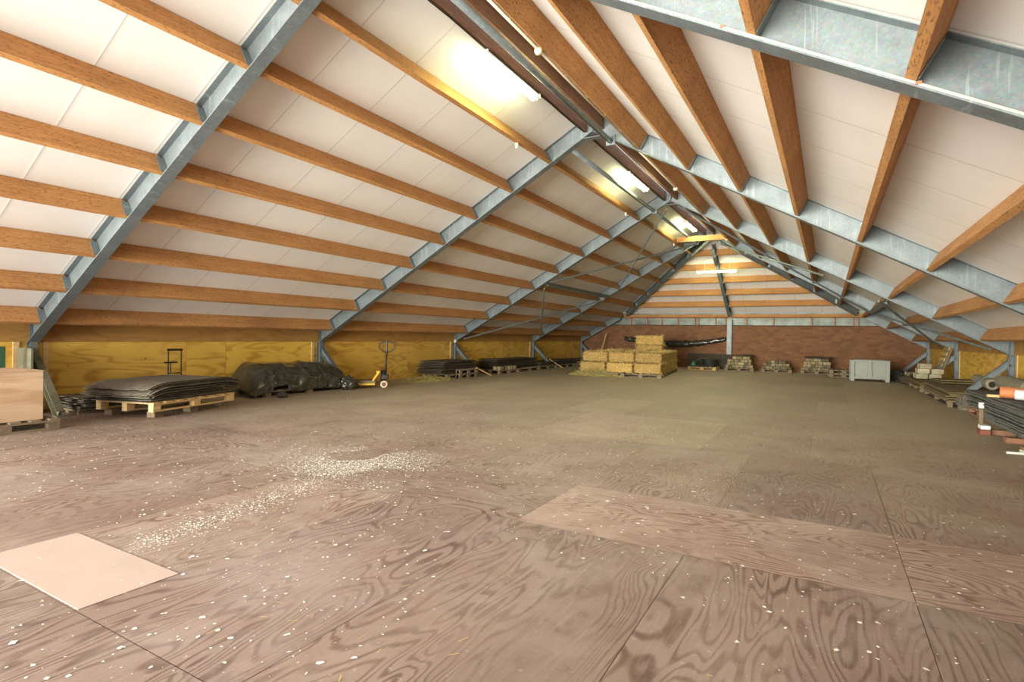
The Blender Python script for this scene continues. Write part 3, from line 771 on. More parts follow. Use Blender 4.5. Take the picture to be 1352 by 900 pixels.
# tarpaulin covered pile
pallet((-10.85, 8.75, 0), PI / 2, 2.35, 1.0, 'pallet showing its feet under the black tarpaulin pile', (M['old'], M['oldx']), nb=8)
b = MB(); nx_, ny_ = 120, 80; P = {}
Ly, Wx = 2.95, 1.70
def tarp_h(s_, t_):
    """s_ -1..1 along wall, t_ 0(wall)..1(front)"""
    return 0
for i in range(nx_ + 1):
    for j in range(ny_ + 1):
        s_ = -1 + 2 * i / nx_; t_ = j / ny_
        # cross profile: wall side up, flat top, then down the front
        prof = [(-.53, .30), (-.50, .62), (-.38, .70), (.02, .69), (.30, .60), (.46, .44), (.53, .24), (.57, .09)]
        q = t_ * (len(prof) - 1); a = min(int(q), len(prof) - 2); f = q - a
        px = prof[a][0] + (prof[a + 1][0] - prof[a][0]) * f; pz = prof[a][1] + (prof[a + 1][1] - prof[a][1]) * f
        e = abs(s_); yv = s_ * 1.30
        fall = max(0, (e - .80) / .20)
        sc_ = 1 - .86 * fall ** 1.6
        if s_ > 0: sc_ *= (1 - .22 * max(0, (s_ - .45) / .55))
        pz2 = .03 + (pz - .03) * sc_
        yv += (.14 if s_ < 0 else .20) * fall * (1 if s_ > 0 else -1)
        px *= 1 + .04 * fall
        n1 = noise.noise((px * 3 + 4, yv * 2.2, pz * 3)); n2 = noise.noise((px * 6, yv * 4 + 3, pz * 6)); 
        ridge = abs(noise.noise((yv * 2.6 + px * 1.7, px * .8 - yv * .5, 2.2)))
        amp = .35 + .65 * min(1, t_ * 1.6) + .6 * fall
        rd2 = abs(noise.noise((yv * 5.5 - px * 4 - pz * 3, pz * 4 + px * 2, 7.7))); px += (.05 * n1 + .03 * n2 + .045 * (.2 - rd2)) * amp; pz2 += (.035 * n1 + .025 * n2 + .10 * (.25 - ridge) + .02 * (.2 - rd2)) * amp * .8
        if t_ > .78: pz2 += .10 * max(0, noise.noise((yv * 2.0, 5.1, 0))) + (.12 if abs(s_ + .62) < .14 else 0) * (t_ - .78) * 4
        P[i, j] = len(b.v); b.v.append((px, yv, max(.012, pz2)))
for i in range(nx_):
    for j in range(ny_): b.f.append((P[i, j], P[i + 1, j], P[i + 1, j + 1], P[i, j + 1]))
o = b.build('tarpaulin', M['plastic_black'], loc=(-10.86, 8.72, 0), smooth=True)
so = o.modifiers.new('solid', 'SOLIDIFY'); so.thickness = .004
tag(o, 'crumpled black plastic tarpaulin draped over the low pallet pile by the left wall', 'tarpaulin')
def crumple(loc, sx, sy, sz, seed, lab, mat, name, cat):
    bm = bmesh.new(); bmesh.ops.create_icosphere(bm, subdivisions=4, radius=1)
    for v in bm.verts:
        d = v.co.normalized()
        k = 1 + .28 * noise.noise(d * 2.1 + Vector((seed, 0, 0))) + .20 * abs(noise.noise(d * 5 + Vector((0, seed, 0)))) + .08 * noise.noise(d * 12)
        v.co = Vector((d.x * sx * k, d.y * sy * k, max(0, (d.z * k + .75) * sz)))
    me = bpy.data.meshes.new(name); bm.to_mesh(me); bm.free(); me.materials.append(mat)
    o = bpy.data.objects.new(name, me); COL.objects.link(o); o.location = loc
    return tag(o, lab, cat)
crumple((-10.30, 9.84, .0), .17, .17, .19, 3, 'crumpled black plastic bundle at the far end of the tarpaulin', M['plastic_black'], 'plastic_bundle', 'plastic sheet')
crumple((-10.10, 7.80, .0), .10, .12, .07, 9, 'small crumpled black plastic scrap on the floor before the tarpaulin', M['plastic_black'], 'plastic_scrap', 'plastic sheet')

# pallet truck
r = thing('pallet_truck', 'yellow hand pallet truck with black loop handle by the left wall', 'pallet truck', (-10.05, 10.86, 0), 0)
fd = Vector((-.62, -.55, 0)).normalized(); fs = Vector((-fd.y, fd.x, 0))
def tp(a, c, z): return fd * a + fs * c + Vector((0, 0, z))
for c in (-.19, .19):
    _b = MB().prism([(-.075, -.02), (.075, -.02), (.075, .03), (-.075, .03)], tp(.22, c, .10), tp(.98, c, .10), (0, 0, 1)); fk = COL.objects[-1] if False else _b.build('fork', M['yellow'], r, .006)
    MB().tube([tp(.86, c - .04, .04), tp(.86, c + .04, .04)], .038, 12).build('roller', M['wheelwhite'], fk)
b = MB()
for c in (-.19, .19):
    b.prism([(-.06, -.025), (.06, -.025), (.06, .025), (-.06, .025)], tp(.33, c, .10), tp(.12, c * .75, .42), fd)
b.prism([(-.2, -.02), (.2, -.02), (.2, .02), (-.2, .02)], tp(.10, 0, .42), tp(.20, 0, .42), (0, 0, 1))
b.build('fork_frame', M['yellow'], r, .005)
MB().tube([tp(.02, 0, .16), tp(.02, 0, .45)], [.075, .06], 14).build('pump', M['black'], r, smooth=True)
MB().prism([(-.10, -.09), (.10, -.09), (.10, .09), (-.10, .09)], tp(-.02, 0, .21), tp(-.02, 0, .34), fd).build('pump_block', M['black'], r, .02)
for c in (-.085, .085):
    wh = MB().tube([tp(.0, c - .03, .09), tp(.0, c + .03, .09)], .09, 20).build('wheel', M['wheelwhite'], r)
    MB().tube([tp(.0, c - .034, .09), tp(.0, c + .034, .09)], .055, 16).build('hub', M['redhub'], wh)
sd_ = Vector((.83, .5, 0)).normalized()
MB().tube([tp(-.04, 0, .34), tp(-.06, 0, .92)], .022, 10).build('tiller', M['black'], r, smooth=True)
hb = tp(-.06, 0, .91); hp = []
for a, z in ((0, 0), (.10, .035), (.19, .10), (.205, .19), (.17, .25), (.06, .275), (-.06, .275), (-.17, .25), (-.205, .19), (-.19, .10), (-.10, .035), (0, 0)):
    hp.append(hb + sd_ * a + Vector((0, 0, z)))
MB().tube(hp, .017, 8).build('loop_handle', M['black'], r, smooth=True)
MB().tube([hb, hb + Vector((0, 0, .28))], .022, 8).build('lever', M['black'], r)
tag(MB().box(-.31, .31, -.26, .26, 0, .06).build('brown_board', M['old'], loc=(-10.44, 10.51, .133), rz=.725, bevel=.004), 'brown board lying on the forks of the yellow pallet truck', 'board')

# loose straw on floor (nobody could count it)
def straw_heap(name, cx, cy, rx, ry, h, n, mat, lab, seed):
    R_ = random.Random(seed); b = MB()
    for _ in range(n):
        a = R_.uniform(0, 2 * PI); q = R_.random() ** .7; x_, y_ = rx * q * math.cos(a), ry * q * math.sin(a)
        z = h * max(0, 1 - q) * R_.random() + .004; t = R_.uniform(0, 2 * PI); l = R_.uniform(.05, .14); e = R_.uniform(-.35, .35) * l
        d = Vector((math.cos(t) * l, math.sin(t) * l, e)); p = Vector((x_, y_, max(z, .004 + max(0, -e))))
        w = Vector((-d.y, d.x, 0)).normalized() * .004
        b.poly([p - w, p + d - w, p + d + w, p + w]); b.poly([p + Vector((0, 0, -.002)), p + d + Vector((0, 0, -.002)), p + d + Vector((0, 0, .004)), p + Vector((0, 0, .004))])
    return tag(b.build(name, mat, loc=(cx, cy, 0)), lab, 'straw', kind='stuff')
straw_heap('loose_straw', -10.55, 13.35, .55, 1.0, .16, 2600, M['strawlow'], 'loose straw spilled on the floor before the first dark mat stack', 4)

# dark mat stacks further along the left wall
pallet((-10.85, 14.9, 0), PI / 2, 1.7, 1.0, 'dark pallet under the big dark mat stack at the third left post', (M['old'], M['oldx']), nb=7)
mat_stack(-10.92, 14.85, PI / 2, 1.95, 1.00, 15, .15, .028, 'in the stack by the third left post', M['matd'], 'dark mats by the third left post', seed=31, droop=.25, kindword='dark brown mat', jx=.09, jy=.05, jr=.04)
pallet((-10.31, 15.05, 0), PI / 2, 1.05, .16, 'narrow broken pallet on the floor before the third left post', (M['old'], M['oldx']), nb=5)
r, _z = pallet((-10.30, 15.05, .146), PI / 2, 1.05, .16, 'narrow broken pallet stacked on another before the third left post', (M['old'], M['oldx']), nb=5)
def stick(p0, p1, w, h, mat, lab, name='timber_batten', cat='batten', group=None):
    p0, p1 = Vector(p0), Vector(p1); b = MB().bar((0, 0, 0), p1 - p0, (0, 0, 1), w, h)
    return tag(b.build(name, mat, loc=p0, bevel=.003), lab, cat, group)
stick((-10.15, 16.30, .02), (-10.30, 15.60, .30), .05, .03, M['fresh'], 'pale batten leaning on the broken pallets by the third left post')
pallet((-10.75, 17.9, 0), PI / 2, 1.5, .9, 'dark pallet with pale rubble left of the second dark mat stack', (M['old'], M['oldx']), nb=6, simple=True)
pallet((-10.85, 19.75, 0), PI / 2, 1.7, .9, 'dark pallet under the second dark mat stack on the left', (M['old'], M['oldx']), nb=6, simple=True)
mat_stack(-11.02, 19.1, PI / 2, 3.3, .82, 11, .152, .034, 'in the second dark stack along the left wall', M['matd'], 'dark mats in the second left stack', seed=41, droop=.2, kindword='long dark mat', jx=.12, jy=.04)
R_ = random.Random(5)
def stone(sx, sy, sz, seed):
    bm = bmesh.new(); bmesh.ops.create_cube(bm, size=1); bmesh.ops.subdivide_edges(bm, edges=bm.edges, cuts=2, use_grid_fill=True)
    for v in bm.verts:
        d = v.co.copy(); rr = d.length
        d = d * (1 - .16 * max(0, rr - .5)); k = 1 + .10 * noise.noise(v.co * 3 + Vector((seed * 3.1, 0, 0)))
        v.co = Vector((d.x * sx * k, d.y * sy * k, d.z * sz))
    me = bpy.data.meshes.new('stone_block'); bm.to_mesh(me); bm.free(); return me
stones = [stone(.14, .19, .12, q) for q in range(4)]
for m_ in stones: m_.materials.append(M['block'])
def put_stone(me, loc, rz, lab, group, name='stone_block', cat='stone'):
    o = bpy.data.objects.new(name, me); COL.objects.link(o); o.location = loc; o.rotation_euler = (0, 0, rz)
    return tag(o, lab, cat, group)
for k in range(12):
    put_stone(stones[k % 4], (-10.42 - .17 * (k // 6), 17.35 + .205 * (k % 6), .208), R_.uniform(-.1, .1), 'pale stone lump, %s along the %s row, left of the second dark mat stack' % (ORD[k % 6], ('front', 'rear')[k // 6]), 'pale lumps on the left pallet')
for q, (yc, n, ws) in enumerate(((21.6, 4, 'just before the fourth left post'), (23.6, 5, 'just past the fourth left post'), (25.5, 5, 'in the far left corner near the straw'))):
    pallet((-10.95, yc, 0), PI / 2, 1.75, .95, 'dark low pallet under mats ' + ws, (M['old'], M['oldx']), nb=6, simple=True)
    mat_stack(-10.97, yc, PI / 2, 1.75, .95, n, .15, .04, ws, M['matd'], 'dark mats ' + ws, seed=51 + q, droop=.2, kindword='dark mat', jx=.06, jy=.04)
stick((-10.28, 22.55, .02), (-10.62, 21.9, .40), .05, .03, M['fresh'], 'pale batten leaning on the low mats at the fourth left post')
stick((-10.35, 27.10, .02), (-10.10, 27.62, 1.62), .05, .03, M['fresh'], 'slim pale batten leaning upright at the far left frame by the brick wall')

# ================================================================== straw bales
ba = math.atan2(.37, 3.0); bo = Vector((-4.98, 19.18, 0))
e1 = Vector((-math.cos(ba), -math.sin(ba), 0)); e2 = Vector((-math.sin(ba), math.cos(ba), 0))
BL, BWD, BH = .955, .445, .358
def bale_mesh(seed):
    R_ = random.Random(seed)
    bm = bmesh.new(); bmesh.ops.create_cube(bm, size=1); bmesh.ops.subdivide_edges(bm, edges=bm.edges, cuts=17, use_grid_fill=True)
    for v in bm.verts:
        p = v.co.copy(); rr = [abs(c) for c in p]
        # soften the edges
        q = Vector((p.x * (BL - .02), p.y * (BWD - .02), p.z * (BH - .015)))
        cor = sum(1 for c in rr if c > .499)
        n_ = noise.noise(Vector((q.x * 7, q.y * 11, q.z * 11)) + Vector((seed * 9.3, 0, 0))) * .022 + noise.noise(Vector((q.x * 26, q.y * 34, q.z * 34)) + Vector((seed * 3.3, 0, 0))) * .016 - .02
        tw = -.010 if any(abs(abs(q.x) - t) < .04 for t in (.18,)) and max(rr[1], rr[2]) > .499 else 0
        k = 1 - .13 * max(0, cor - 1)
        v.co = Vector((q.x * (1 + n_), q.y * k * (1 + (n_ + tw) * 2), q.z * k * (1 + (n_ + tw) * 2))) + Vector((0, 0, BH / 2))
    vs = [tuple(v.co) for v in bm.verts]; fs_ = [tuple(v.index for v in f.verts) for f in bm.faces]; bm.free()
    body = MB(); body.v = vs; body.f = fs_
    st_ = MB()
    for _ in range(900):
        ax = R_.choice((0, 0, 1, 1, 2, 2, 2)); s_ = R_.choice((-1, 1))
        if ax == 2: s_ = 1
        p = [R_.uniform(-.5, .5) * BL, R_.uniform(-.5, .5) * BWD, R_.uniform(0, 1) * BH]
        if ax == 0: p[0] = s_ * (BL / 2 - .014)
        if ax == 1: p[1] = s_ * (BWD / 2 - .014)
        if ax == 2: p[2] = BH - .008
        p = Vector(p); nrm = Vector((0, 0, 0)); nrm[ax] = s_
        d = Vector((R_.gauss(0, 1), R_.gauss(0, 1), R_.gauss(0, 1))); d -= nrm * d.dot(nrm) * .9; d = d.normalized() * R_.uniform(.05, .15)
        sdv = d.cross(nrm).normalized() * .0042; off = nrm * R_.uniform(.0, .02)
        st_.poly([p - sdv - nrm * .01, p + d * .5 - sdv + off, p + d * .5 + sdv + off, p + sdv - nrm * .01])
        st_.poly([p + d * .5 - sdv + off, p + d - sdv * .5 - nrm * .004, p + d + sdv * .5 - nrm * .004, p + d * .5 + sdv + off])
    return body, st_
bproto = []
def new_bale(k):
    if k < 4:
        body, st_ = bale_mesh(k)
        r = thing('straw_bale', 'straw bale in the stack', 'bale')
        bb = body.build('bale_body', M['straw'], r); st_.build('straw_ends', M['stalk'], bb)
        tw = MB()
        for xv in (-.18, .18):
            tw.tube([(xv, -BWD / 2 + .004, .02), (xv, -BWD / 2 + .004, BH - .012), (xv, BWD / 2 - .004, BH - .012), (xv, BWD / 2 - .004, .02)], .004, 5)
        tw.build('twine', M['twine'], bb)
        bproto.append(r); return r
    return dup(bproto[k % 4])
bc = 0
def bale(a, c, z, rz_extra, lab, group):
    global bc
    o = new_bale(bc); bc += 1
    p = bo + e1 * (a + rnd(-.006, .006)) + e2 * (c + rnd(-.004, .004))
    o.location = (p.x, p.y, z); o.rotation_euler = (rnd(-.012, .012), rnd(-.012, .012), ba + rz_extra + rnd(-.008, .008)); tag(o, lab, 'bale', group)
    return o
for q in range(2):
    for w in range(4):
        p = bo + e1 * (.72 + 1.5 * q) + e2 * (.60 + 1.28 * w)
        pallet((p.x, p.y, 0), ba, 1.42, 1.22, ['right', 'left'][q] + ' hand pallet under the straw bales, ' + ORD[w] + ' row from the front', (M['old'], M['oldx']), 'pallets under the straw bales', nb=7, simple=True)
for w in range(11):
    for q in range(3):
        if w > 0 and q == 1: continue
        if w > 0 and q == 2 and w > 8: continue
        bale(.50 + .985 * q, .245 + .465 * w, .147, 0, 'straw bale of the bottom layer, ' + ('front row, ' + ['right', 'middle', 'left'][q] + ' one' if w == 0 else ORD[min(w, 7)] + ' row back on the ' + ['right', '', 'left'][q] + ' side' + (', deep' * (w - 7) if w > 7 else '')), 'bottom layer straw bales')
for w in range(10):
    for q in range(3):
        if w == 0 and q == 2 and False: continue
        bale(.50 + .965 * q + (.0 if w else .04), .245 + .38 + .46 * w, .147 + .365 + .004, 0, 'straw bale of the upper layer, ' + ORD[min(w, 7)] + ' row from the front' + (', rearmost' if w == 9 else ', next to rearmost' if w == 8 else '') + ', ' + ['right', 'middle', 'left'][q] + ' one', 'upper layer straw bales')
o = bale(1.12, 4.55, .147 + 2 * .365 + .010, 0, 'lower straw bale of the pair standing on top of the stack', 'topmost straw bales')
o.scale = (1.18, 1, .62)
o = bale(1.10, 4.50, .147 + 2.66 * .365, 0, 'topmost straw bale standing above the whole stack', 'topmost straw bales')
o.scale = (1.22, 1.05, 1.12)
straw_heap('straw_litter', -7.35, 18.98, 1.0, .34, .42, 3600, M['strawlow'], 'loose straw spilling over the pallets along the front of the bales', 8)

# ================================================================== along the brick wall
r = thing('black_plastic_roll', 'long crumpled black plastic roll slung along the brick wall behind the bales', 'plastic roll', (-9.2, 27.92, 1.33))
def saggy(x0, x1, z0, z1, r0, r1, seed, sag):
    n = 44; b = MB(); P = []
    for k in range(n + 1):
        t = k / n; c = Vector((x0 + (x1 - x0) * t, 0, z0 + (z1 - z0) * t - sag * math.sin(PI * t)))
        rr = r0 + (r1 - r0) * t
        for j in range(16):
            a = 2 * PI * j / 16; q = rr * (1 + .35 * noise.noise((t * 14 + seed, math.cos(a) * 1.3, math.sin(a) * 1.3 + t * 3)))
            if k in (0, n): q *= .6
            b.v.append(tuple(c + Vector((0, math.cos(a) * q * .6, math.sin(a) * q))))
    for k in range(n):
        for j in range(16): b.f.append((k * 16 + j, k * 16 + (j + 1) % 16, k * 16 + 16 + (j + 1) % 16, k * 16 + 16 + j))
    b.f.append(tuple(range(16))[::-1]); b.f.append(tuple(range(n * 16, n * 16 + 16))); return b
saggy(0, 2.2, .04, -.18, .12, .13, 1, .02).build('folded_end', M['plastic_black'], r, smooth=True)
saggy(2.2, 5.0, -.18, .10, .17, .11, 4, .10).build('long_fold', M['plastic_black'], r, smooth=True)
for xv in (.3, 2.0, 3.6, 4.8): MB().box(xv - .02, xv + .02, .0, .15, .06, .10).build('wall_hook', M['black'], r)
tag(MB().box(-1.05, 1.05, -.02, .02, 0, .70).build('dark_board', M['darkboard'], loc=(-4.90, 27.75, 0), bevel=.004), 'dark brown board standing low against the brick wall left of the column', 'board')
pallet((-4.93, 26.45, 0), 0, 1.22, 1.0, 'pallet with pale deck edge before the dark board at the brick wall', (M['freshx'], M['fresh']), nb=7, simple=True)
r = thing('plastic_tub', 'round charcoal plastic tub on the pallet before the dark board', 'tub', (-4.72, 26.5, .147))
q = lathe([(.001, 0), (.26, 0), (.33, .30), (.36, .31), (.36, .33), (.30, .33), (.25, .03), (.001, .03)], 24); q.build('bowl', M['darkgrey'], r, smooth=False)
MB().box(-.40, -.33, -.05, .05, .28, .31).build('grip', M['darkgrey'], r)
r = thing('plastic_sheet_folded', 'dark folded plastic sheet on the pallet before the dark board', 'plastic sheet', (-4.95, 26.2, .147))
MB().box(-.5, .5, -.2, .14, 0, .05).build('fold', M['darkgrey'], r, .02)
r = thing('teal_scoop', 'small teal plastic scoop on the pallet left of the charcoal tub', 'scoop', (-5.33, 26.12, .15))
b = MB(); b.prism([(-.10, 0), (.10, 0), (.07, .16), (0, .24), (-.09, .10)], (0, -.08, .0), (0, .08, .02), (0, 0, 1)); b.build('blade', M['greenp'], r, .015)
MB().tube([(.02, 0, .16), (.12, .1, .28), (.3, .15, .38), (.6, .2, .40)], .012, 8).build('shaft', M['old'], r)
def block_pallet(cx, cy, n_rows, n_cols, lab, grp, mat_me, Lx=1.22, Wy=1.0, bx=.145, by=.19, bz=.125, taper=1):
    pallet((cx, cy, 0), 0, Lx, Wy, 'grey pallet under pale stones, the ' + lab, (M['old'], M['oldx']), nb=6, simple=True)
    k = 0
    for rr in range(n_rows):
        nc = n_cols - (rr + 1) // 2
        for c in range(nc):
            if rr == n_rows - 1 and c in (0, nc - 1) and rnd(0, 1) < .6: continue
            for d in range(2):
                x_ = cx + (c - (nc - 1) / 2) * bx + rnd(-.006, .006); y_ = cy - Wy / 2 + .11 + d * (by + .01) + rr * .03
                put_stone(mat_me[k % 4], (x_, y_, .147 + bz / 2 + rr * bz), rnd(-.05, .05), 'pale stone in the %s row, %s from left%s, on the ' % (('bottom', 'second', 'third', 'fourth')[rr], ORD[c], '' if d == 0 else ' behind') + lab, grp); k += 1
block_pallet(-3.43, 26.95, 4, 8, 'pallet right of column', 'stone blocks right of the column', stones)
block_pallet(-1.93, 27.15, 3, 8, 'middle pallet at wall', 'stone blocks on the middle pallet', stones)
block_pallet(-.38, 27.25, 4, 8, 'pallet left of bin', 'stone blocks left of the bin', stones)
mat_stack(-3.35, 27.2, 0, .75, .4, 2, .147 + .5 + .003, .05, 'on the stones right of the steel column', M['matd'], 'sacks on the blocks right of the column', seed=71, name='sack', cat='sack', kindword='flat dark sack', jx=.0, jy=.0)
mat_stack(-.38, 27.2, 0, 1.0, .5, 2, .147 + .5 + .003, .05, 'on the stones left of the grey bin', M['matd'], 'sacks on the blocks left of the bin', seed=72, name='sack', cat='sack', kindword='flat dark sack', jx=.02, jy=.02)
pallet((.55, 25.5, 0), .05, 1.0, 1.0, 'low dark pallet half behind the grey bin', (M['old'], M['oldx']), nb=6, simple=True)
pallet((.57, 25.5, .147), .02, 1.0, 1.0, 'upper dark pallet half behind the grey bin', (M['old'], M['oldx']), nb=6, simple=True)

# grey plastic bulk bin
r = thing('bulk_bin', 'pale grey plastic bulk bin on feet before the brick wall', 'bin', (1.31, 23.72, 0), .01)
W, D, Hb = 1.18, 1.0, .75; x0, x1, y0, y1 = -W / 2, W / 2, -D / 2, D / 2
b = MB(); z0 = .11
b.box(x0 + .07, x1 - .07, y0 + .07, y0 + .09, z0, Hb - .01); b.box(x0 + .07, x1 - .07, y1 - .09, y1 - .07, z0, Hb - .01)
b.box(x0 + .07, x0 + .09, y0 + .09, y1 - .09, z0, Hb - .01); b.box(x1 - .09, x1 - .07, y0 + .09, y1 - .09, z0, Hb - .01); b.box(x0 + .08, x1 - .08, y0 + .08, y1 - .08, z0, z0 + .03)
b.build('tub', M['greyplastic'], r)
b = MB(); b.box(x0, x1, y0, y0 + .07, Hb - .06, Hb); b.box(x0, x1, y1 - .07, y1, Hb - .06, Hb); b.box(x0, x0 + .07, y0 + .07, y1 - .07, Hb - .06, Hb); b.box(x1 - .07, x1, y0 + .07, y1 - .07, Hb - .06, Hb)
b.build('rim', M['greyplastic'], r, .008)
for xv in (x0, x1 - .13):
    for yv in (y0, y1 - .13):
        MB().box(xv, xv + .13, yv, yv + .13, .0, Hb - .05).build('corner_post', M['greyplastic'], r, .012)
for yv in (y0 - .0, y1 - .07):
    b = MB(); b.prism([(-.055, 0), (.055, 0), (.055, .52), (.10, .64), (-.10, .64), (-.055, .52)] if False else [(-.10, 0), (.10, 0), (.06, .22), (.05, .60), (-.05, .60), (-.06, .22)], (0, yv, z0), (0, yv + .07, z0), (0, 0, 1)); b.build('rib', M['greyplastic'], r, .008)
    MB().box(x0 + .13, x1 - .13, yv + .005, yv + .065, z0, z0 + .07).build('bottom_rail', M['greyplastic'], r, .006)
for yv in (y0 + .02, -.06, y1 - .14): MB().box(x0 + .14, x1 - .14, yv + .01, yv + .10, .085, .115).build('skid', M['greyplastic'], r)
for xv in (x0 + .005, x1 - .075):
    for yv in (-.22, .12): MB().box(xv, xv + .07, yv, yv + .10, z0, Hb - .06).build('side_rib', M['greyplastic'], r, .006)
MB().tube([(-.42, y0 + .06, .22), (-.42, y0 + .075, .22)], .018, 12).build('drain_plug', M['black'], r)

# ================================================================== right side, far to near
crumple((2.45, 22.7, 0), .28, .5, .20, 12, 'dark heap of rags on the floor right of the grey bin', M['matd'], 'rag_heap', 'rags')
crumple((2.25, 24.6, 0), .35, .6, .22, 15, 'dark rag heap in the far right corner behind the bin', M['darkgrey'], 'rag_heap', 'rags')
R_ = random.Random(9)
for k in range(4):
    put_stone(stones[k % 4], (2.40 + .17 * (k % 2) - .03, 22.55 + .22 * (k // 2), .36), R_.uniform(-.6, .6), 'pale lump, %s one on the dark rag heap by the bin' % ('near left', 'near right', 'far left', 'far right')[k], 'pale lumps on the rag heap')
pallet((2.85, 20.6, 0), PI / 2, 2.4, 1.1, 'low pallet under the tan carpet and cream stone blocks on the right', (M['old'], M['oldx']), nb=8)
mat_stack(2.85, 20.5, PI / 2, 2.6, 1.15, 4, .147, .035, 'under the cream stone blocks on the right', M['mattan'], 'tan carpets under the cream blocks', seed=81, kindword='tan carpet', droop=.4, xs=1.2, ys=.53, name='carpet', cat='carpet', jx=.03, jy=.02)
cs = [stone(.30, .17, .15, q + 20) for q in range(4)]
for m_ in cs: m_.materials.append(M['blockw'])
k = 0
for rr, nc in ((0, 2), (1, 2), (2, 1)):
    for c in range(nc):
        for d in range(3):
            put_stone(cs[k % 4], (2.52 + .33 * c + .05 * rr, 20.95 + .24 * d + .02 * rr, .147 + .152 + .08 + .155 * rr), rnd(-.06, .06), 'cream stone, layer %d, %s from the front%s, by the fourth right brace' % (rr + 1, ORD[d], (' on the left', ' on the right')[c] if nc > 1 else ''), 'cream stone blocks on the right'); k += 1
# leaning slatted board
r = thing('leaning_slatted_pallet', 'tilted pallet leaning against the right wall, lit yellow with dark gaps', 'pallet', (2.93, 22.35, .02))
b_ = Vector((.42, .05, 1.24)); sdv = Vector((0, 1, 0))
for k in range(8):
    p = b_ * (k / 7.2)
    MB().bar(p - sdv * .42, p + sdv * .42, b_.cross(sdv), .10, .03).build('deck_board', M['fresh'], r, .003)
for t in (-.36, 0, .36):
    MB().bar(sdv * t + Vector((.06, 0, -.01)), sdv * t + b_ + Vector((.06, 0, -.01)), b_.cross(sdv), .09, .06).build('stringer_board', M['old'], r)
pallet((2.86, 17.0, 0), PI / 2, 3.4, 1.1, 'long low pallet under the tan carpets between the third and fourth right posts', (M['old'], M['oldx']), nb=9)
zt_ = mat_stack(2.86, 16.9, PI / 2, 3.5, 1.12, 5, .147, .045, 'between the third and fourth right posts', M['mattan'], 'tan carpets stacked on the right', seed=83, kindword='tan carpet', droop=.5, xs=1.6, ys=.50, name='carpet', cat='carpet', jx=.05, jy=.03)
mat_stack(2.95, 18.3, PI / 2 + .1, 1.0, .9, 2, zt_ + .01, .05, 'folded beside the fourth right brace', M['mattan'], 'folded tan carpets on the right', seed=85, kindword='folded tan carpet', droop=.6, xs=.4, ys=.36, name='carpet', cat='carpet')
# rolls along the right wall
def roll(p0, p1, rad, mat, lab, hole=True, spiral=True):
    p0, p1 = Vector(p0), Vector(p1); r = thing('carpet_roll', lab, 'roll', p0); d = p1 - p0; n = 24; b = MB(); dn = d.normalized(); a = dn.orthogonal().normalized(); c = dn.cross(a)
    rings = [(rad * .52, 0.10), (rad * .55, 0), (rad * .97, 0), (rad, .03)] + [(rad * (1 + .02 * math.sin(k * 2.1)), d.length * k / 8) for k in range(1, 8)] + [(rad, d.length - .03), (rad * .97, d.length), (rad * .3, d.length)]
    for rr, l in rings:
        for j in range(n):
            t = 2 * PI * j / n; b.v.append(tuple(dn * l + (a * math.cos(t) + c * math.sin(t)) * rr * (1 + .03 * math.sin(3 * t + l * 3))))
    for k in range(len(rings) - 1):
        for j in range(n): b.f.append((k * n + j, k * n + (j + 1) % n, k * n + n + (j + 1) % n, k * n + n + j))
    rb = b.build('roll_body', mat, r, smooth=True)
    if hole:
        hb = MB().tube([dn * .06, dn * .10], rad * .54, 20); hb.build('roll_hollow_shade', M['hole'], rb)  # near-black disc that paints the shade inside the hollow end
    return r
mat_stack(2.86, 10.35, PI / 2, 1.95, 1.28, 16, .16, .026, 'in the nearest stack at the right edge', M['matb'], 'slate mats in the nearest right stack', seed=91, th=.0195, kindword='slate grey mat', droop=.12, jx=.07, jy=.05, jr=.02, toplab='topmost slate grey mat nearest the right edge under the foam roll')
for k, (yc, zz) in enumerate(((9.55, 0), (10.35, 0), (11.15, 0))):
    tag(MB().box(-.66, .6, -.07, .07, 0, .075).build('timber_bearer', M['pinkwood'], loc=(2.88, yc - .06 * (k == 2) * 0, 0), bevel=.006), 'reddish timber bearer under the slate mats, %s' % ['nearest the camera', 'the middle one', 'the farthest'][k], 'bearer', 'reddish bearers')
    tag(MB().box(-.62, .6, -.06, .06, 0, .078).build('timber_bearer', M['darkboard'] if k else M['pinkwood'], loc=(2.98, yc + .02, .078), bevel=.006), 'upper timber bearer right under the slate mats, %s' % ['nearest the camera', 'the middle one', 'the farthest'][k], 'bearer', 'upper bearers')
tag(MB().box(-.07, .05, -.10, .10, 0, .06).build('white_slab', M['foam'], loc=(2.14, 11.06, .085), bevel=.008), 'small white slab sticking out beside the nearest slate mats', 'slab')
tag(MB().box(-.08, .05, -.12, .12, 0, .08).build('red_slab', M['redhub'], loc=(2.14, 11.06, 0), bevel=.008), 'dull red brick slab under the white slab on the right', 'slab')
roll((2.38, 10.62, .668), (3.4, 10.45, .668), .075, M['foam'], 'white foam roll on the nearest slate mats at the right edge', False)
roll((2.26, 10.85, .678), (3.30, 10.68, .678), .085, M['orange'], 'orange wrapped roll behind the white foam roll on the slate mats', False)
stick((2.16, 11.10, .602), (2.70, 11.10, .602), .09, .04, M['fresh'], 'short pale timber on the slate mats left of the orange roll')
roll((2.90, 12.05, .635), (3.12, 14.7, .635), .15, M['rollgrey'], 'grey felt roll with dark hollow end lying along the right wall')
roll((3.10, 15.45, .525), (3.25, 17.7, .525), .12, M['rollgrey'], 'second grey felt roll along the right wall before the fourth post')
mat_stack(2.98, 13.55, PI / 2, 1.75, .95, 12, .147, .026, 'in the second stack from the right edge', M['matb'], 'slate mats in the second right stack', seed=93, th=.019, kindword='dark slate mat', droop=.12, jx=.07, jy=.05)
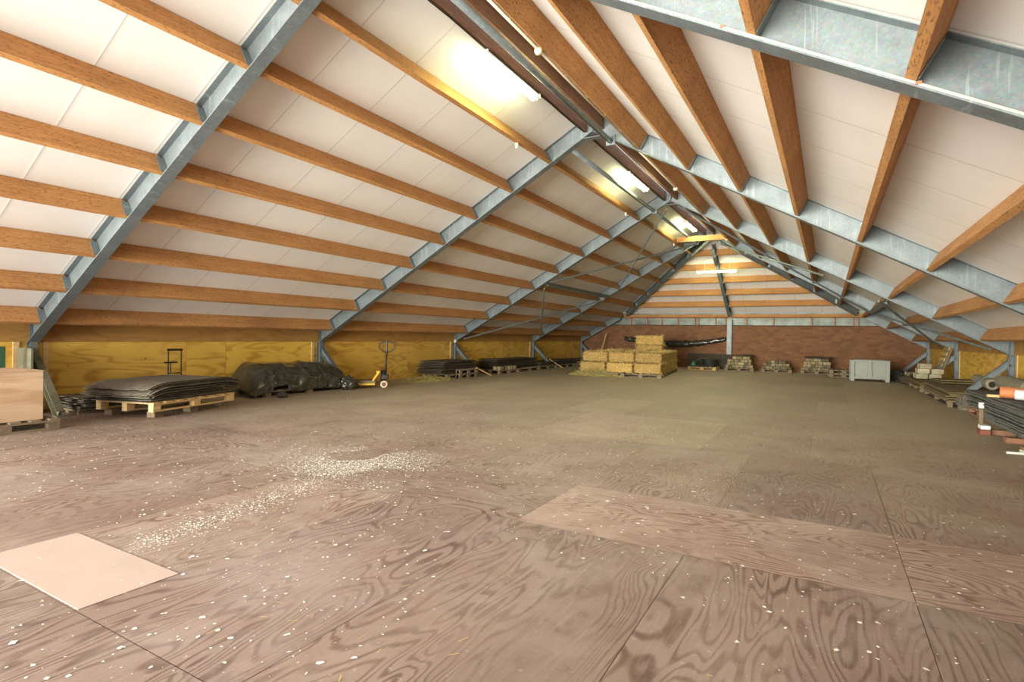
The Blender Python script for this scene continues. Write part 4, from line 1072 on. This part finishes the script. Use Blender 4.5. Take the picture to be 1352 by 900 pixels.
pallet((2.98, 13.55, 0), PI / 2, 1.7, .95, 'reddish grey pallet under the second slate mat stack on the right', (M['pinkwood'], M['old']), nb=6)
r = thing('white_topped_stake', 'short stake with whitish top between the two slate mat stacks', 'stake', (2.18, 11.55, 0))
MB().box(-.025, .025, -.025, .025, 0, .36).build('shaft', M['old'], r, .004)
MB().box(-.032, .032, -.032, .032, .36, .45).build('cap', M['foam'], r, .006)
crumple((2.55, 14.80, 0), .16, .20, .19, 22, 'grey brown rag bundle between slate mats and tan carpets', M['mat'], 'rag_bundle', 'rags')
# steel prop foot at the right edge
r = thing('prop_stand', 'white steel T shaped prop foot on the floor at the right edge', 'stand', (2.13, 9.28, 0), .15)
MB().tube([(-.12, 0, .018), (.42, 0, .018)], .016, 8).build('foot_bar', M['white'], r)
MB().tube([(.12, -.25, .018), (.12, .25, .018)], .016, 8).build('cross_bar', M['white'], r)
MB().tube([(.12, 0, .02), (.20, 0, .5)], .022, 10).build('upright', M['white'], r)

# ================================================================== floor details
tag(MB().box(-1.0, .0, 0, .49, 0, .004).build('floor_patch', M['pinkply'], loc=(-3.21, 1.31, .0005)), 'pale pink new board patching the plywood floor at the lower left', 'board')

r = thing('wall_socket', 'small white socket box on the third left steel post', 'socket', (-11.50, 16.03, 1.13))
MB().box(-.04, .04, -.03, .03, 0, .10).build('housing', M['white'], r, .008)
MB().box(-.02, .02, -.034, -.03, .03, .07).build('cover', M['cream'], r)
b = MB(); R_ = random.Random(77)
b_patch = [x for x in COL.objects if x.name == 'floor_patch'][0]
b_patch.scale.x = 1.22
def flake(x_, y_, s_):
    n = R_.choice((3, 4, 5)); t0 = R_.uniform(0, 6.28); el = R_.uniform(.35, 1); rot = R_.uniform(0, 3.14); z = R_.uniform(.001, .004); pts = []
    for k in range(n):
        t = t0 + 6.283 * k / n; a, c = s_ * math.cos(t) * R_.uniform(.6, 1.2), s_ * el * math.sin(t) * R_.uniform(.6, 1.2)
        pts.append((x_ + a * math.cos(rot) - c * math.sin(rot), y_ + a * math.sin(rot) + c * math.cos(rot), z + R_.uniform(0, .003)))
    b.poly(pts)
for _ in range(9500):
    y_ = .9 + 13.5 * R_.random() ** 1.25; x_ = R_.uniform(-10.5, 2.6)
    if noise.noise((x_ * .5, y_ * .5, 3)) < -.25: continue
    flake(x_, y_, abs(R_.gauss(0, .0072)) + .003)
for _ in range(9000):                                    # scattered patch
    x_ = R_.gauss(-4.35, .42); y_ = R_.gauss(4.40, .38)
    if noise.noise((x_ * 1.6, y_ * 1.6, 8)) < -.1: continue
    flake(x_, y_, abs(R_.gauss(0, .0045)) + .002)
for _ in range(2600):                                    # streak towards the pale board
    t = R_.random(); x_ = -4.25 + t * .42 + R_.gauss(0, .07 + .10 * (1 - t)); y_ = 4.2 - t * 2.25 + R_.gauss(0, .1)
    flake(x_, y_, abs(R_.gauss(0, .0038)) + .002)
tag(b.build('paint_flakes', M['flake']), 'white paint flakes littering the worn plywood floor', 'litter', kind='stuff')
b = MB()
for _ in range(260):
    x_, y_ = R_.uniform(-6, 2.5), .9 + 6 * R_.random() ** 1.3; t = R_.uniform(0, 6.28); l = R_.uniform(.02, .06); d = Vector((math.cos(t) * l, math.sin(t) * l, 0)); w = Vector((-d.y, d.x, 0)).normalized() * .0018; p = Vector((x_, y_, .003))
    b.poly([p - w, p + d - w, p + d + w, p + w])
tag(b.build('straw_wisps', M['stalk']), 'tiny straw wisps scattered on the plywood floor', 'straw', kind='stuff')

# ------------------------------------------------------------------ camera
cam = bpy.data.cameras.new('camera'); co = bpy.data.objects.new('camera', cam); COL.objects.link(co)
f_, yaw, pit, rol = 728.3954, 0.5198, -0.0092, 0.017
c_, s_ = math.cos, math.sin
fw = Vector((-s_(yaw) * c_(pit), c_(yaw) * c_(pit), s_(pit))); rt = Vector((c_(yaw), s_(yaw), 0)); up = rt.cross(fw)
rt2 = rt * c_(rol) + up * s_(rol); up2 = up * c_(rol) - rt * s_(rol)
co.matrix_world = Matrix(((rt2.x, up2.x, -fw.x, 0), (rt2.y, up2.y, -fw.y, 0), (rt2.z, up2.z, -fw.z, 1.4), (0, 0, 0, 1)))
cam.sensor_width = 36; cam.sensor_fit = 'HORIZONTAL'; cam.lens = f_ / 1352 * 36; cam.clip_start = .05
sc.camera = co

# ------------------------------------------------------------------ light
w = bpy.data.worlds.new('sky'); sc.world = w; w.use_nodes = True
bg = w.node_tree.nodes['Background']; bg.inputs[0].default_value = (0.90, 0.96, 1.0, 1); bg.inputs[1].default_value = 0.7
def area(name, loc, rot, sx, sy, power, col):
    l = bpy.data.lights.new(name, 'AREA'); l.shape = 'RECTANGLE'; l.size = sx; l.size_y = sy; l.energy = power; l.color = col
    o = bpy.data.objects.new(name, l); COL.objects.link(o); o.location = loc; o.rotation_euler = rot; return o
def beam(name, loc, rot, sx, sy, power, col, spread):
    o = area(name, loc, rot, sx, sy, power, col); o.data.spread = math.radians(spread); return o
area('daylight_front', (-8.2, -4.2, 2.2), (PI / 2, 0, -.25), 8, 4.4, 262, (0.87, 0.94, 1.0))
beam('fill_deep', (-6.0, -4.6, 2.0), (PI / 2 + .03, 0, -.10), 10, 3.6, 620, (1.0, 0.97, 0.80), 75)  # added unseen fill beam that lifts the dim far end
sc.view_settings.view_transform = 'Standard'; sc.view_settings.look = 'None'; sc.view_settings.gamma = 1
sc.view_settings.use_curve_mapping = False; sc.view_settings.exposure = 1.14
